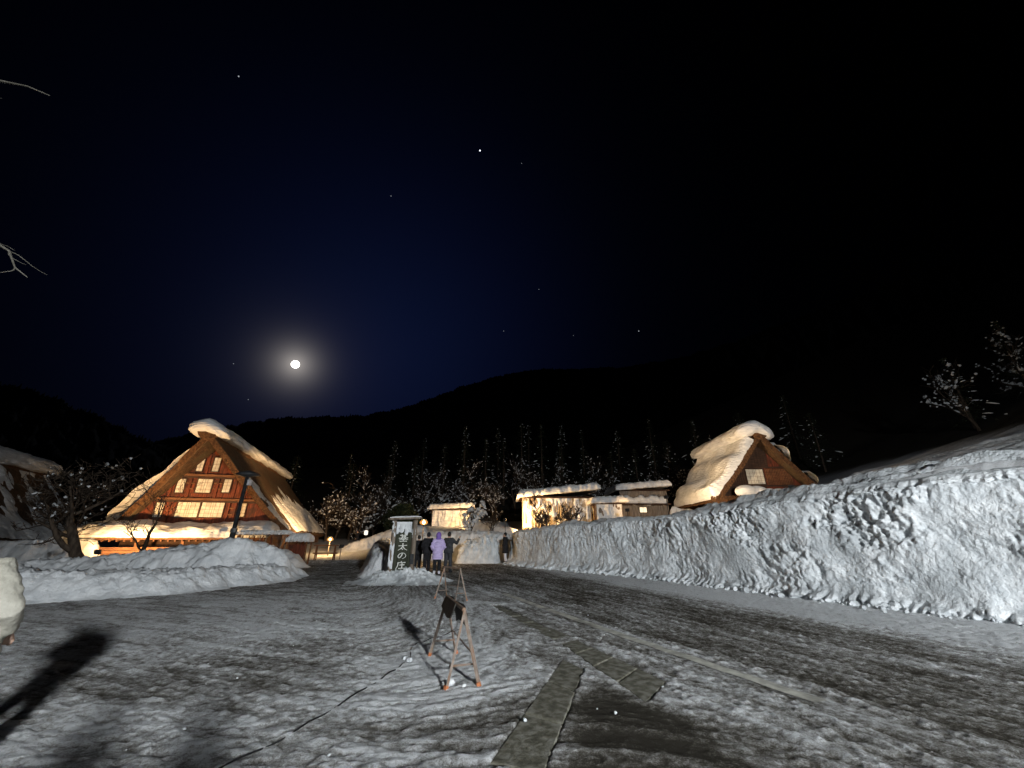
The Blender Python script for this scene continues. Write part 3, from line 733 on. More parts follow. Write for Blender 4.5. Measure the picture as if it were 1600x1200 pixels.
for (x0, x1, z0, z1, n) in ((-3.26, -2.78, 3.10, 4.08, 1), (-1.98, -.62, 3.12, 4.15, 2), (-.50, .92, 3.14, 4.17, 2), (1.88, 2.35, 3.2, 4.15, 1),
                            (-2.42, -1.93, 4.80, 5.78, 1), (-1.18, -.24, 4.84, 5.82, 2), (.50, .98, 4.9, 5.86, 1), (-1.53, -1.13, 6.38, 7.42, 1), (-.52, -.10, 6.40, 7.44, 1)):
    window(r1, x0, x1, z0, z1, YW-.004, n)
for (x, z0, z1) in ((-3.45, 2.4, 4.15), (-2.45, 2.4, 4.15), (1.22, 2.4, 4.15), (1.65, 2.4, 4.15), (-2.68, 4.5, 5.85), (-1.62, 4.5, 5.85), (.13, 4.5, 5.85), (1.3, 4.5, 5.85), (-.82, 6.2, 7.7)):
    MB().box((x-.07, YW-.075, z0), (x+.07, YW-.006, z1)).build('post', M['wood'], r1)
for (x0, x1, z) in ((-2.3, -2.1, 3.7), (1.3, 1.58, 3.75), (1.3, 1.58, 3.3), (-1.9, -1.32, 5.45), (-1.9, -1.32, 5.05), (-.12, .4, 5.5), (-.12, .4, 5.1), (-1.0, -.66, 6.75), (-2.66, -2.2, 3.55)):
    MB().box((x0, YW-.05, z), (x1, YW-.006, z+.07)).build('rail', M['beam'], r1)
# dim ground-floor wall, pent roof and its thick load of snow
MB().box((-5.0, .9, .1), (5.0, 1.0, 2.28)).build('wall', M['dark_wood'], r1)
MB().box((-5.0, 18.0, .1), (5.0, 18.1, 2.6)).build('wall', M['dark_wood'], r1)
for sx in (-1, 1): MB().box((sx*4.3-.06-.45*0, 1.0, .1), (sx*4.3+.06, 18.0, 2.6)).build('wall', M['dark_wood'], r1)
pr = MB(); pr.prism([(0, 0), (0, 0), (0, 0)], 0, 0); pr = MB()
b = pr.pv((-5.4, .8, 2.2), (4.6, .8, 2.2), (4.6, -2.1, 1.62), (-5.4, -2.1, 1.62), (-5.4, .8, 2.32), (4.6, .8, 2.32), (4.6, -2.1, 1.74), (-5.4, -2.1, 1.74))
pr.f += [tuple(b+i for i in q) for q in ((0, 1, 2, 3), (7, 6, 5, 4), (3, 2, 6, 7), (0, 3, 7, 4), (2, 1, 5, 6), (1, 0, 4, 5))]
pent = pr.build('pent_roof', M['beam'], r1)
for i in range(26): MB().box((-5.3+i*.39, -2.05, 1.50), (-5.22+i*.39, .7, 1.60), Matrix.Translation((0, -2.05, 1.55)) @ Matrix.Rotation(.197, 4, 'X') @ Matrix.Translation((0, 2.05, -1.55))).build('rafter', M['beam'], pent)
for x in (-5.2, -2.7, -.2, 2.2, 4.4): MB().box((x-.08, -1.9, .0), (x+.08, -1.74, 1.6)).build('post', M['beam'], pent)
for i in range(3): MB().box((-6.9+.1*(i % 2), -2.35+.03*i, .62+.19*i), (-.5+.4*(i % 3), -2.3+.03*i, .79+.19*i)).build('board', M['beam'], pent)
u, v = np.meshgrid(np.linspace(0, 1, 170), np.linspace(0, 1, 44))
Xp = -7.3+12.2*u+.12*np.sin(v*3); e = np.minimum(np.minimum(u, 1-u)*12.2/.8, 1); e = np.sqrt(np.clip(1-(1-e)**2, 0, 1))
a = v*np.pi*1.06
Yp = -.85-1.75*np.cos(a)*(.92+.24*fbm(u*11, v*3, 4, 22)); thick = .74+.34*fbm(u*6, v*2, 4, 24)+.10*np.sin(u*9)
Zp = 1.78+.30*(1-np.cos(a))*.5*1.2+thick*np.clip(np.sin(a), -.25, 1)**.55*e if False else 1.74+.24*(1-np.cos(a))+thick*np.sign(np.sin(a))*np.abs(np.sin(a))**.6*(.25+.75*e)+.05*fbm(u*30, v*6, 3, 26)
Zp = Zp-.55*(1-sstep(0, .14, u))
link('eave_snow', grid_mesh('eave_snow', np.stack([Xp, Yp, Zp], -1)), M['roof_snow'], r1)

# right farmhouse
H2 = House(20.7, 31.3, -.02, 10.0, 4.5, 4.6, 5.3, 8.6, .1, 1.2, .38, -.1, 'smaller thatched farmhouse on the right slope under thick folds of snow')
H2.slope(-1, 33); H2.slope(1, 35)
H2.ridge(.55, -.35, 9.6)
H2.cap(1.45, .68, .30, -.75, 10.0, 34, tilt=-1.2, droop=.0)
def h2_left(u, v):
    fold = .30*np.sin((v*2.2+.4*u)*7+1.6*fbm(u*2, v*2, 2, 40))*sstep(.1, .3, v)
    t = .62+fold*.55+.22*fbm(u*3.5, v*3, 3, 42)
    e = np.minimum((u+.0)/.05, 1); t = t*np.sqrt(np.clip(1-(1-np.clip(e, 0, 1))**2, 0, 1))+.14*fbm(u*60, v*30, 2, 44)*(1-sstep(.0, .10, u))
    t = t*sstep(1.03, .93, v) if False else t*(1-sstep(.93, 1.03, v)*.75)
    return t-.05
H2.snow(-1, h2_left, u0=0.0, u1=1, v0=.12, v1=1.03)
def h2_right(u, v):
    blob = np.maximum(1-((u-.35)/.5)**2-((v-.30)/.17)**2, 1-((u-.4)/.5)**2-((v-.72)/.15)**2)
    blob = blob+.55*fbm(u*5, v*5, 3, 46); return .95*np.clip(blob, 0, 1)**.6-.22*(blob < 0)+.16*fbm(u*9, v*9, 3, 48)
H2.snow(1, h2_right)
r2 = H2.root; Y2 = .75
def lim2(x): return H2.az-.85-abs(x-H2.xa)*H2.h/4.55
for i, x in enumerate(np.arange(-3.9, 3.8, .26)):
    t0, t1 = min(lim2(x+.01), 8.9), min(lim2(x+.25), 8.9)
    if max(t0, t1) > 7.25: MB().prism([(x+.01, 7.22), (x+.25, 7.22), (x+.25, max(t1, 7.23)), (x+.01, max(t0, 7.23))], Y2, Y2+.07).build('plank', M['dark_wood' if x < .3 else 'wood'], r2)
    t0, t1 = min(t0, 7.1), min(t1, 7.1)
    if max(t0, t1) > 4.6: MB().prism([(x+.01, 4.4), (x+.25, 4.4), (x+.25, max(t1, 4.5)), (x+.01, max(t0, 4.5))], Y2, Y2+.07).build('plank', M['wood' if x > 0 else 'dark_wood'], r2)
MB().box((-2.6, Y2-.12, 7.105), (2.5, Y2-.003, 7.215)).build('beam', M['dark_wood'], r2)
MB().box((-3.8, Y2-.12, 5.62), (3.8, Y2-.003, 5.74)).build('beam', M['dark_wood'], r2)
window(r2, -1.45, -.05, 5.82, 7.02, Y2-.003, 2)
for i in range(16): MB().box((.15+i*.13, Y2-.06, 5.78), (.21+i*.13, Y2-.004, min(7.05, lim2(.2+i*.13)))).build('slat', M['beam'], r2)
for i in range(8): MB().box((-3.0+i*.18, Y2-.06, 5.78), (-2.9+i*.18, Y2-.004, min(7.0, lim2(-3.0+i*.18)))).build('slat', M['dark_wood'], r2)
MB().box((-3.9, .9, 3.6), (3.9, 1.0, 5.0)).build('wall', M['dark_wood'], r2); MB().box((-3.9, 8.2, 3.6), (3.9, 8.3, 6.0)).build('wall', M['dark_wood'], r2)
for i in range(60):
    rr = random.Random(i); x = -5.2+i*.085
    MB().tube([(x, -.35+rr.uniform(-.05, .05), 3.9), (x+rr.uniform(-.04, .04), -.4, 4.75+rr.uniform(-.08, .1))], .045, 5).build('reed_bundle', M['thatch_edge'], r2)
mb = MB(); rg = random.Random(5)
for (x, y, z, a, b_, c) in ((-2.3, -.2, 5.15, .85, .6, .5), (-1.4, -.1, 5.15, .8, .55, .45), (-.4, 0, 5.05, .6, .5, .36), (.4, .1, 5.1, .5, .4, .32), (1.1, .1, 5.15, .5, .4, .3)):
    mb.ball((x, y, z), (a, b_, c), 16, 10, .06, rg)
link('eave_snow', fuse(mb, 'eave_snow', .07, 6), M['roof_snow'], r2)

# far left neighbour, only its snowy roof corner is in view
H3 = House(-35.6, 22.0, .42, 7.2, 4.6, 4.8, 5.6, 13, .8, .6, .55, 0, 'dark thatched house cut off by the left edge, snow sliding down its roof')
H3.slope(-1, 53); H3.slope(1, 55); H3.ridge(.5, -1, 13.4)
H3.cap(1.2, .6, .35, -1.2, 13.6, 54)
def h3(u, v):
    st = fbm(u*10, v*2.5, 4, 58); return .30*np.clip(-.12+.9*st+.55*(1-sstep(.0, .35, u))+.35*sstep(.55, .9, v), -1, .8)
H3.snow(1, h3)
MB().box((-3.6, 1.0, .1), (3.6, 1.1, 4.0)).build('wall', M['dark_wood'], H3.root); MB().box((3.55, 1.0, .1), (3.65, 12, 2.4)).build('wall', M['dark_wood'], H3.root)
MB().prism([(-2.6, 4.0), (2.6, 4.0), (0, 6.4)], 1.0, 1.1).build('gable', M['dark_wood'], H3.root)

# ------------------------------------------------------------------ huts and sheds
def snow_slab(name, x0, x1, y0, y1, z, th, parent, seed, over=.25, tilt=0.0):
    u, v = np.meshgrid(np.linspace(-1, 1, 80), np.linspace(-1, 1, 50))
    r_ = np.maximum(np.abs(u), np.abs(v)); 
    e = np.clip((1-np.abs(u))*(x1-x0)/2/.45, 0, 1); f = np.clip((1-np.abs(v))*(y1-y0)/2/.45, 0, 1)
    k = np.sqrt(np.clip(1-(1-e)**2, 0, 1))*np.sqrt(np.clip(1-(1-f)**2, 0, 1))
    X = (x0+x1)/2+u*((x1-x0)/2+over)+.14*fbm(u*5, v*5, 3, seed)*min(1, x1-x0-.6); Y = (y0+y1)/2+v*((y1-y0)/2+over)+.22*fbm(u*6+9, v*4, 3, seed)*min(1, max(.1, x1-x0-1))
    Zt = z+th*(.22+.78*k)+.30*th*fbm(u*6, v*4, 4, seed+3)*k+tilt*(X-x0)
    P = np.stack([X, Y, Zt], -1); Q = np.stack([X, Y, z-.02-.04*r_+tilt*(X-x0)+.06*fbm(u*8, v*8, 2, seed+7)*(r_ > .9)], -1)
    o = solid(name, P, Q, M['roof_snow'], M['roof_snow'], parent)
    o.data.polygons.foreach_set('use_smooth', [True]*len(o.data.polygons)); return o
def plaster(name, x0, x1, y, z0, z1, parent, seed, cover=.25, th=.16, matn='roof_snow', rib=0.0):
    """snow blown on to a wall face (facing -y)"""
    nx, nz = int((x1-x0)/.05), max(10, int((z1-z0)/.05))
    u, v = np.meshgrid(np.linspace(x0, x1, nx), np.linspace(z0, z1, nz))
    t = th*(cover+1.3*fbm(u*.9, v*.8, 4, seed)+.5*fbm(u*4, v*1.2, 3, seed+3))+rib*np.abs(np.sin(u*9+.6*v))
    P = np.stack([u, y-np.clip(t, -.05, .5), v], -1)
    me = grid_mesh(name, P[:, :]); bad = (t < -.04).ravel()
    bm = bmesh.new(); bm.from_mesh(me); bm.verts.ensure_lookup_table()
    bmesh.ops.delete(bm, geom=[f for f in bm.faces if all(bad[q.index] for q in f.verts)], context='FACES'); bm.to_mesh(me); bm.free()
    return link(name, me, M[matn], parent)
def hut(name, label, x0, x1, y0, y1, z0, z1, th, seed, rz=0.0, tilt=0.0, wallm='old_wood', screen=False, cover=.3, boards=True, over=.35, cat='hut'):
    cx, cy = (x0+x1)/2, (y0+y1)/2; w, d = (x1-x0)/2, (y1-y0)/2
    t = thing(name, label, cat, (cx, cy, z0), rz); h = z1-z0
    MB().box((-w+.05, -d+.06, -.6), (w-.05, d-.05, h-.02)).build('wall', M['dark_wood'], t)
    rp = MB(); rp.box((-w-.3, -d-.35, h), (w+.3, d+.3, h+.10)); rp.build('roof', M['dark_wood'], t)
    snow_slab('roof_snow', -w-.2, w+.2, -d-.3, d+.2, h+.10, th, t, seed, over, tilt)
    for sx in (-1, 1): MB().box((sx*w-.07, -d-.06, -.6), (sx*w+.07, -d+.07, h-.005)).build('post', M[wallm], t)
    if boards:
        n = max(3, int(2*w/.34))
        for i in range(n):
            a = -w+.09+i*(2*w-.18)/n; j = random.Random(seed*50+i).uniform(0, .03)
            MB().box((a+.006, -d+.01-j, -.6), (a+(2*w-.18)/n-.006, -d+.055, h-.01)).build('plank', M[wallm], t)
    if screen:
        mb = MB(); rg = random.Random(seed); n = int(2*w/.13)
        for i in range(n):
            x = -w+.1+i*(2*w-.2)/n
            mb.tube([(x, -d-.10, -.5), (x+rg.uniform(-.05, .05), -d-.12+rg.uniform(-.03, .03), h*.5), (x+rg.uniform(-.04, .04), -d-.06, h-.02)], [.06, .055, .05], 5)
        mb.build('reed_screen', M['reed'], t, True)
    if cover > -1: plaster('wall_snow', -w+.02, w-.02, -d-.10 if screen else -d-.01, 0, h-.03, t, seed+9, cover, .26)
    return t
M['reed'] = mat('reed', (.34, .25, .14), (.58, .47, .31), 6, .9, .6, 20, stretch=(5, 5, .4))
ha = hut('reed_hut', 'large warm lit hut behind the bare trees with reed walls and a flat snow load', 1.0, 7.9, 38.4, 42, 2.7, 5.35, .62, 3, .02, .10, screen=True, cover=.12, boards=False)
hb = hut('hut', 'small warm lit hut at the far left of the hut row, behind the snow ridge', -9.0, -4.9, 45.5, 48.5, 2.9, 4.75, .55, 13, .06, .05, cover=.55, boards=False)
hc = hut('shed', 'small grey shed between the reed hut and the hut with the lit window', 7.7, 10.0, 36.6, 39, 2.9, 4.65, .55, 23, -.03, .03, cover=.5, boards=True)
hd = hut('hut', 'dark hut with one small lit window and snow sliding off its roof', 10.9, 15.5, 40.0, 44, 3.4, 6.2, .60, 33, .0, .08, cover=-2, boards=True)
window(hd, -.55, .15, .75, 1.22, -2.06, 1, m='lit_window')
# second tier of snow hanging under the roof of the lit-window hut
mb = MB(); rg = random.Random(8)
for i in range(12): mb.ball((-2.2+i*.36, -2.35, 1.85+.12*math.sin(i*1.7)), (.42, .45, rg.uniform(.28, .46)), 10, 7, .1, rg)
link('lower_snow', fuse(mb, 'lower_snow', .06, 4), M['roof_snow'], hd)
MB().box((-2.4, -2.75, 1.42), (2.4, -1.9, 1.55)).build('pent_roof', M['dark_wood'], hd)
snow_bits = bank('snow_bank', [(15.9, 39.6), (17.2, 38.2)], .9, [1.7, .8], .7, 93, 'steep snow slide between the lit window hut and the right farmhouse', rough=.10)
bank('snow_bank', [(-3.6, 41.6), (0.2, 38.2)], 1.1, [1.2, .9], .8, 94, 'bright floodlit snow slope between the small far hut and the reed hut', rough=.10)

# wood stack, lean-to and rack beside the left farmhouse
t = thing('woodshed', 'small snow capped lean-to of red boards at the right front corner of the left farmhouse', 'shed', (-13.2, 25.9, Tz(-13.2, 25.9)), .15); t.scale = (.62, .8, .78)
for sx in (-.85, .85):
    for sy in (-.5, .5): MB().box((sx-.06, sy-.06, -.2), (sx+.06, sy+.06, 1.62+.1*(sy > 0))).build('post', M['beam'], t)
for i in range(6): MB().box((-.78+i*.262, -.50, .0), (-.53+i*.262, -.45, 1.45)).build('plank', M['wood'], t)
MB().box((-1.0, -.75, 1.63), (1.0, .75, 1.70)).build('roof', M['beam'], t)
snow_slab('roof_snow', -.95, .95, -.7, .7, 1.70, .55, t, 43, .1)
t = thing('wood_rack', 'rack of leaning poles and firewood under the eave of the left farmhouse', 'wood rack', (-15.3, 26.6, Tz(-15.3, 26.6)), .22)
for x in (-2.0, -.1, 1.75): MB().box((x-.06, -.06, -.2), (x+.06, .06, 1.66)).build('post', M['beam'], t)
MB().box((-2.3, -.14, 1.662), (1.9, .14, 1.76)).build('beam', M['beam'], t)
rg = random.Random(2)
for i in range(17):
    x = -2.1+i*.24; MB().tube([(x+rg.uniform(-.2, .2), -.5, -.1), (x+rg.uniform(-.35, .35), -.02, 1.62)], rg.uniform(.025, .05), 6).build('pole', M[rg.choice(['beam', 'wood', 'old_wood'])], t)
for i in range(24):
    x = -1.9+(i % 8)*.46+rg.uniform(-.05, .05); z = .12+(i//8)*.22; MB().tube([(x, -.15, z), (x+rg.uniform(-.03, .03), .55, z)], .10, 7).build('log', M['old_wood'], t)
snow_slab('rack_snow', -2.2, 1.0, -.2, .3, 1.76, .22, t, 47, .05)
t = thing('trestle', 'low wooden trestle right of the lean-to, near the low lamp', 'trestle', (-13.0, 29.2, Tz(-13.0, 29.2)), .2)
for x in (-.6, .6):
    for sy in (-.28, .28): MB().tube([(x, sy, -.1), (x, sy*.3, .95)], .04, 6).build('leg', M['beam'], t)
for z in (.95, .45): MB().box((-.8, -.08, z), (.8, .08, z+.08)).build('rail', M['beam'], t)

# unlit lamp post in front of the left gable
t = thing('lamp_post', 'dark unlit lamp post with a round shade in front of the left farmhouse gable', 'lamp', (-14.9, 22.0, Tz(-14.9, 22.0)))
MB().tube([(0, 0, -.2), (0, 0, 1.9), (.0, 0, 1.92), (.0, 0, 4.75)], [.14, .13, .105, .09], 12).build('pole', M['dark_steel'], t, True)
MB().tube([(0, 0, 1.8), (0, 0, 2.0)], [.16, .16], 12).build('collar', M['steel'], t)
MB().tube([(0, 0, 4.7), (0, 0, 4.82), (0, 0, 4.95), (0, 0, 5.05)], [.16, .62, .45, .08], 18).build('shade', M['dark_steel'], t, True)
MB().box((.14, -.12, 4.25), (.26, .08, 4.55)).build('junction_box', M['white_cloth'], t)
MB().tube([(.1, 0, 4.2), (.3, -.05, 3.9), (.12, -.02, 3.4)], .015, 5).build('cable', M['rubber'], t)
# small white paper lantern by the far lane
t = thing('paper_lantern', 'small white lit lantern beside the lane, far behind the left road', 'lantern', (-15.6, 44.0, Tz(-15.6, 44.0)))
MB().tube([(0, 0, -.2), (0, 0, 1.05)], .05, 6).build('post', M['dark_wood'], t)
MB().tube([(0, 0, 1.05), (0, 0, 1.12), (0, 0, 1.45), (0, 0, 1.52)], [.14, .2, .2, .08], 8).build('shade', M['paper_lantern'], t)

# ------------------------------------------------------------------ wooden sign
SX, SY = -4.28, 16.35; SZ = .30
t = thing('sign', 'tall wooden sign with white brush lettering, plastered with snow, in the snow mound', 'sign', (SX, SY, SZ), .02)
for x, wd in ((-.42, .095), (.40, .10)):
    MB().tube([(x, .05, -.3), (x, .05, 1.0), (x, .05, 2.02)], [wd, wd*.97, wd*.93], 9).build('post', M['old_wood'], t, True)
MB().box((-.31, -.02, .16), (.31, .07, 1.96)).build('board', M['sign_board'], t)
MB().box((-.315, -.045, .10), (.315, .10, .158)).build('ledge', M['old_wood'], t)
cp = MB(); cp.prism([(-.62, 2.02), (.62, 2.06), (.64, 2.13), (-.64, 2.09)], -.22, .30); cap_ = cp.build('cap_board', M['old_wood'], t)
snow_slab('cap_snow', -.55, .55, -.15, .25, 2.115, .06, t, 63, .03, .03)
MB().box((.34, -.09, .42), (.47, -.04, .78)).build('meter_box', M['dark_steel'], t)
GL = {
 'ki': [[(15, 18), (85, 14)], [(34, 4), (36, 52)], [(64, 4), (63, 52)], [(36, 28), (63, 27)], [(36, 40), (63, 39)], [(5, 55), (95, 51)], [(36, 55), (28, 66), (8, 79)], [(62, 54), (74, 66), (96, 75)], [(34, 73), (66, 71)], [(50, 60), (50, 94)], [(16, 95), (86, 92)]],
 'ta': [[(9, 38), (91, 31)], [(50, 4), (48, 45), (30, 75), (6, 95)], [(50, 38), (66, 70), (96, 93)], [(40, 70), (55, 86)]],
 'no': [[(54, 20), (47, 50), (30, 78), (16, 74), (11, 54), (26, 27), (54, 14), (80, 25), (91, 50), (82, 76), (56, 93)]],
 'sho': [[(49, 2), (55, 14)], [(18, 21), (91, 17)], [(20, 20), (19, 55), (3, 96)], [(37, 49), (83, 45)], [(60, 28), (60, 86)], [(28, 91), (95, 86)]]}
def glyph(strokes, x, z, w, h, y, parent, wd=10):
    mb = MB()
    for k, st in enumerate(strokes):
        p = [Vector((a, b)) for a, b in st]; q = []
        if len(p) > 2:
            for i in range(len(p)-1):
                p0, p1, p2, p3 = p[max(i-1, 0)], p[i], p[i+1], p[min(i+2, len(p)-1)]
                for s_ in range(5):
                    u_ = s_/5; q.append(.5*((2*p1)+(p2-p0)*u_+(2*p0-5*p1+4*p2-p3)*u_**2+(3*p1-p0-3*p2+p3)*u_**3))
            q.append(p[-1])
        else: q = [p[0].lerp(p[1], i/4) for i in range(5)]
        n = len(q); vs = []
        for i, c in enumerate(q):
            d = (q[min(i+1, n-1)]-q[max(i-1, 0)]).normalized(); nn = Vector((-d.y, d.x)); tt = i/(n-1)
            r_ = wd*.5*(1.15-.45*math.sin(tt*math.pi) if n == 5 else 1.1-.65*tt)
            for s_ in (-1, 1):
                g = c+nn*r_*s_; vs.append((x+(g.x/100-.5)*w, z-(g.y/100)*h))
        b = mb.pv(*[(a, y-.0012*k-.006, c) for a, c in vs], *[(a, y, c) for a, c in vs]); m_ = len(vs)
        for i in range(n-1):
            a0 = b+2*i; mb.f.append((a0, a0+1, a0+3, a0+2)); mb.f.append((a0, a0+2, a0+2+m_, a0+m_)); mb.f.append((a0+3, a0+1, a0+1+m_, a0+3+m_))
        e = b+2*(n-1); mb.f.append((b+1, b, b+m_, b+1+m_)); mb.f.append((e, e+1, e+1+m_, e+m_))
    return mb.build('character', M['sign_letter'], parent)
for i, (g, sc) in enumerate((('ki', 1.0), ('ta', 1.0), ('no', .92), ('sho', 1.0))):
    glyph(GL[g], .0, 1.50-i*.325, .40*sc, .285*sc, -.021, t, 11)
# snow frozen on to the sign: left post, and the upper board where it hides the first writing
def stick(name, x0, x1, z0, z1, y, seed, fn, th=.06):
    u, v = np.meshgrid(np.linspace(x0, x1, int((x1-x0)/.012)), np.linspace(z0, z1, int((z1-z0)/.012)))
    tk = th*np.clip(fn(u, v)+1.2*fbm(u*7, v*3.2, 4, seed), -.3, 1)
    me = grid_mesh(name, np.stack([u, y-tk, v], -1)); bad = (tk < -.012).ravel()
    bm = bmesh.new(); bm.from_mesh(me); bm.verts.ensure_lookup_table()
    bmesh.ops.delete(bm, geom=[f for f in bm.faces if all(bad[q.index] for q in f.verts)], context='FACES'); bm.to_mesh(me); bm.free()
    return link(name, me, M['snow'], t)
stick('frozen_snow', -.30, .30, 1.18, 1.95, -.022, 5, lambda u, v: -.75+2.0*(v-1.30)/.6-.5*np.abs(u))
stick('frozen_snow', -.50, -.33, .25, 1.98, -.03, 15, lambda u, v: -.12+.25*np.sin(v*3)-6*np.abs(u+.42)**1.2+.25)
stick('frozen_snow', .33, .46, 1.2, 1.98, -.03, 25, lambda u, v: -.25)

# ------------------------------------------------------------------ trees
def bare_tree(seed, height, spread=.55, levels=5, trunk_r=.14, lean=(0, 0), kids=(3, 4), up=.25, first=.3, min_r=.006):
    rg = random.Random(seed); mb = MB(); tips = []; segs = []
    def grow(p, d, ln, r_, lv):
        n = 5 if lv == 0 else 4; pts = [p]; rad = [r_]; q = p.copy(); dd = d.copy()
        for i in range(n):
            dd = (dd+Vector((rg.gauss(0, .16), rg.gauss(0, .16), rg.gauss(0, .10)+up*.25))).normalized(); q = q+dd*ln/n
            pts.append(q.copy()); rad.append(max(min_r, r_*(1-.5*(i+1)/n)))
        mb.tube(pts, rad, 7 if lv == 0 else (5 if lv < 3 else 3), cap=lv > 1)
        for a in pts[2:]: tips.append((a, lv))
        for i_ in range(n): segs.append((pts[i_], pts[i_+1], rad[i_], lv))
        if lv >= levels: return
        k = rg.randint(*kids)+(1 if lv == 0 else 0)
        for j in range(k):
            f = first+(1-first)*(j+rg.random()*.8)/k; idx = min(n, max(1, int(f*n+.5)))
            side = Vector((rg.gauss(0, 1), rg.gauss(0, 1), rg.gauss(.15, .45))).normalized()
            nd = (dd*(1-spread)+side*spread+Vector((0, 0, up*.5))).normalized()
            grow(pts[idx], nd, ln*rg.uniform(.52, .78), rad[idx]*rg.uniform(.55, .75), lv+1)
    grow(Vector((0, 0, -.2)), Vector((lean[0], lean[1], 1)).normalized(), height*.42, trunk_r, 0)
    return mb, segs
def tree(name, label, x, y, seed, height, trunk_r=.14, snow=0.0, rz=0, group=None, matn='bark', z=None, snow_r=(.03, .08), **kw):
    z = Tz(x, y) if z is None else z
    t = thing(name, label, 'tree', (x, y, z), rz, group)
    mb, tips = bare_tree(seed, height, trunk_r=trunk_r, **kw)
    mb.build('branches', M[matn], t, True)
    if snow:
        rg = random.Random(seed+1); sb = MB()
        for p0, p1, r0, lv in tips:
            if lv > 0 and abs((p1-p0).normalized().z) < .85 and rg.random() < snow*(3.2 if lv < 3 else .55):
                r_ = rg.uniform(*snow_r)*(1.0 if rg.random() < .8 else 1.7); o_ = Vector((0, 0, r0+r_*.35)); m_ = (p0+p1)/2+Vector((rg.gauss(0, .02), rg.gauss(0, .02), r_*.25))
                sb.tube([p0+o_, p0.lerp(m_, .5)+o_, m_+o_, p1+o_], [r_*.3, r_*.9, r_*rg.uniform(.8, 1.3), r_*.25], 5)
        so = sb.build('snow_load', M['snow'], t, True); so['kind'] = 'stuff'
    return t
tree('bare_tree', 'dark gnarled bare tree before the bright eave at the far left', -20.4, 20.2, 5, 7.2, .28, snow=.03, levels=5, spread=.70, kids=(3, 4), up=.12, first=.3, min_r=.014)
tree('bare_tree', 'slender leaning bare tree against the lower left of the gable', -20.2, 22.9, 11, 6.0, .13, lean=(.3, 0), levels=5, spread=.55, kids=(2, 3), min_r=.010)
tree('bare_tree', 'bare tree left of the pair in front of the reed hut', 2.35, 33.0, 21, 4.6, .14, levels=4, spread=.66, kids=(3, 4), up=.35, first=.1, min_r=.03)
tree('bare_tree', 'bare tree right of the pair in front of the reed hut', 4.8, 33.2, 27, 4.6, .14, levels=4, spread=.66, kids=(3, 4), up=.35, first=.1, min_r=.03)
tree('bare_sapling', 'thin sapling standing in snow at the corner of the left farmhouse', -14.2, 24.6, 31, 2.6, .03, levels=3, spread=.35, kids=(2, 3), min_r=.008)
# broadleaved bushes and trees bowed with snow, left of the sign
spots = [(-20.5, 52, 41, 8, 'snow laden bare tree right behind the left farmhouse roof'), (-17.5, 47, 42, 7, 'snow laden bush left of the dark evergreen, above the low lamp'), (-24, 56, 43, 9, 'taller snow flecked tree behind the left farmhouse'),
         (-13.5, 50, 44, 7, 'snow laden tree behind the small lantern'), (-34, 33, 45, 6, 'snow flecked bare tree left of the left farmhouse'),
         (-22.5, 50, 141, 9, 'snow laden tree nearest the right end of the left farmhouse ridge'), (-19.0, 57, 142, 10, 'tall snow flecked tree in the gap between farmhouse and sign'), (-15.2, 54, 143, 8, 'snow laden tree straight above the low lamp'),
         (-10.2, 54, 144, 8, 'snow laden tree touching the left side of the sign'), (-7.4, 58, 145, 9, 'snow flecked tree directly above the sign'), (-12.6, 60, 146, 11, 'tall snow flecked tree behind the evergreen bush'),
         (-2.0, 55, 147, 8, 'snow flecked tree behind the snow heaped small tree'), (-31, 47, 148, 8, 'snow flecked tree over the left slope of the left farmhouse'), (8.5, 56, 149, 9, 'snow flecked tree behind the reed hut roof')]
bank('snow_bank', [(-30.5, 24.6), (-26.5, 25.6)], 1.5, [1.35, 1.5], 1.1, 95, 'bright floodlit snow heap at the left end of the farmhouse eave', rough=.12)
for x, y, sd, h, lb in spots:
    tree('snowy_tree', lb, x, y, sd, h, .16, snow=.13, levels=4, spread=.66, kids=(3, 4), up=.12, first=.15, min_r=.02, snow_r=(.035, .12))
tree('snowy_tree', 'small tree heaped with snow in front of the small far hut', -3.7, 37.6, 47, 4.4, .10, snow=.5, levels=3, spread=.5, up=.3, min_r=.02, snow_r=(.10, .22))
tree('bare_tree', 'thin dark tree between the snow heaped tree and the reed hut', -1.5, 36.6, 48, 3.6, .06, snow=.03, levels=4, spread=.5, up=.3, min_r=.012)

def leafy(seed, h, rx, n, leaf=.22):
    rg = random.Random(seed); mb = MB()
    for i in range(n):
        a = rg.uniform(0, 2*math.pi); q = rg.random()**.5; z = rg.random(); w = rx*(.35+.75*math.sin(math.pi*min(z*.9+.12, 1)))*q*(1+.3*math.sin(a*3+seed))
        c = Vector((w*math.cos(a), w*math.sin(a), .3+z*h)); s_ = leaf*rg.uniform(.6, 1.3)
        u_ = Vector((rg.gauss(0, 1), rg.gauss(0, 1), rg.gauss(0, .6))).normalized(); v_ = u_.cross(Vector((rg.gauss(0, 1), rg.gauss(0, 1), rg.gauss(0, 1)))).normalized()
        b = mb.pv(c-u_*s_, c-v_*s_*.45, c+u_*s_, c+v_*s_*.45); mb.f.append((b, b+1, b+2, b+3))
    return mb
t = thing('evergreen_bush', 'dark green evergreen bush left of the wooden sign', 'bush', (-11.6, 43.5, Tz(-11.6, 43.5)))
MB().tube([(0, 0, -.2), (0, 0, 2.4)], [.12, .05], 7).build('trunk', M['bark'], t); leafy(4, 2.9, 1.7, 2000).build('crown', M['foliage'], t)

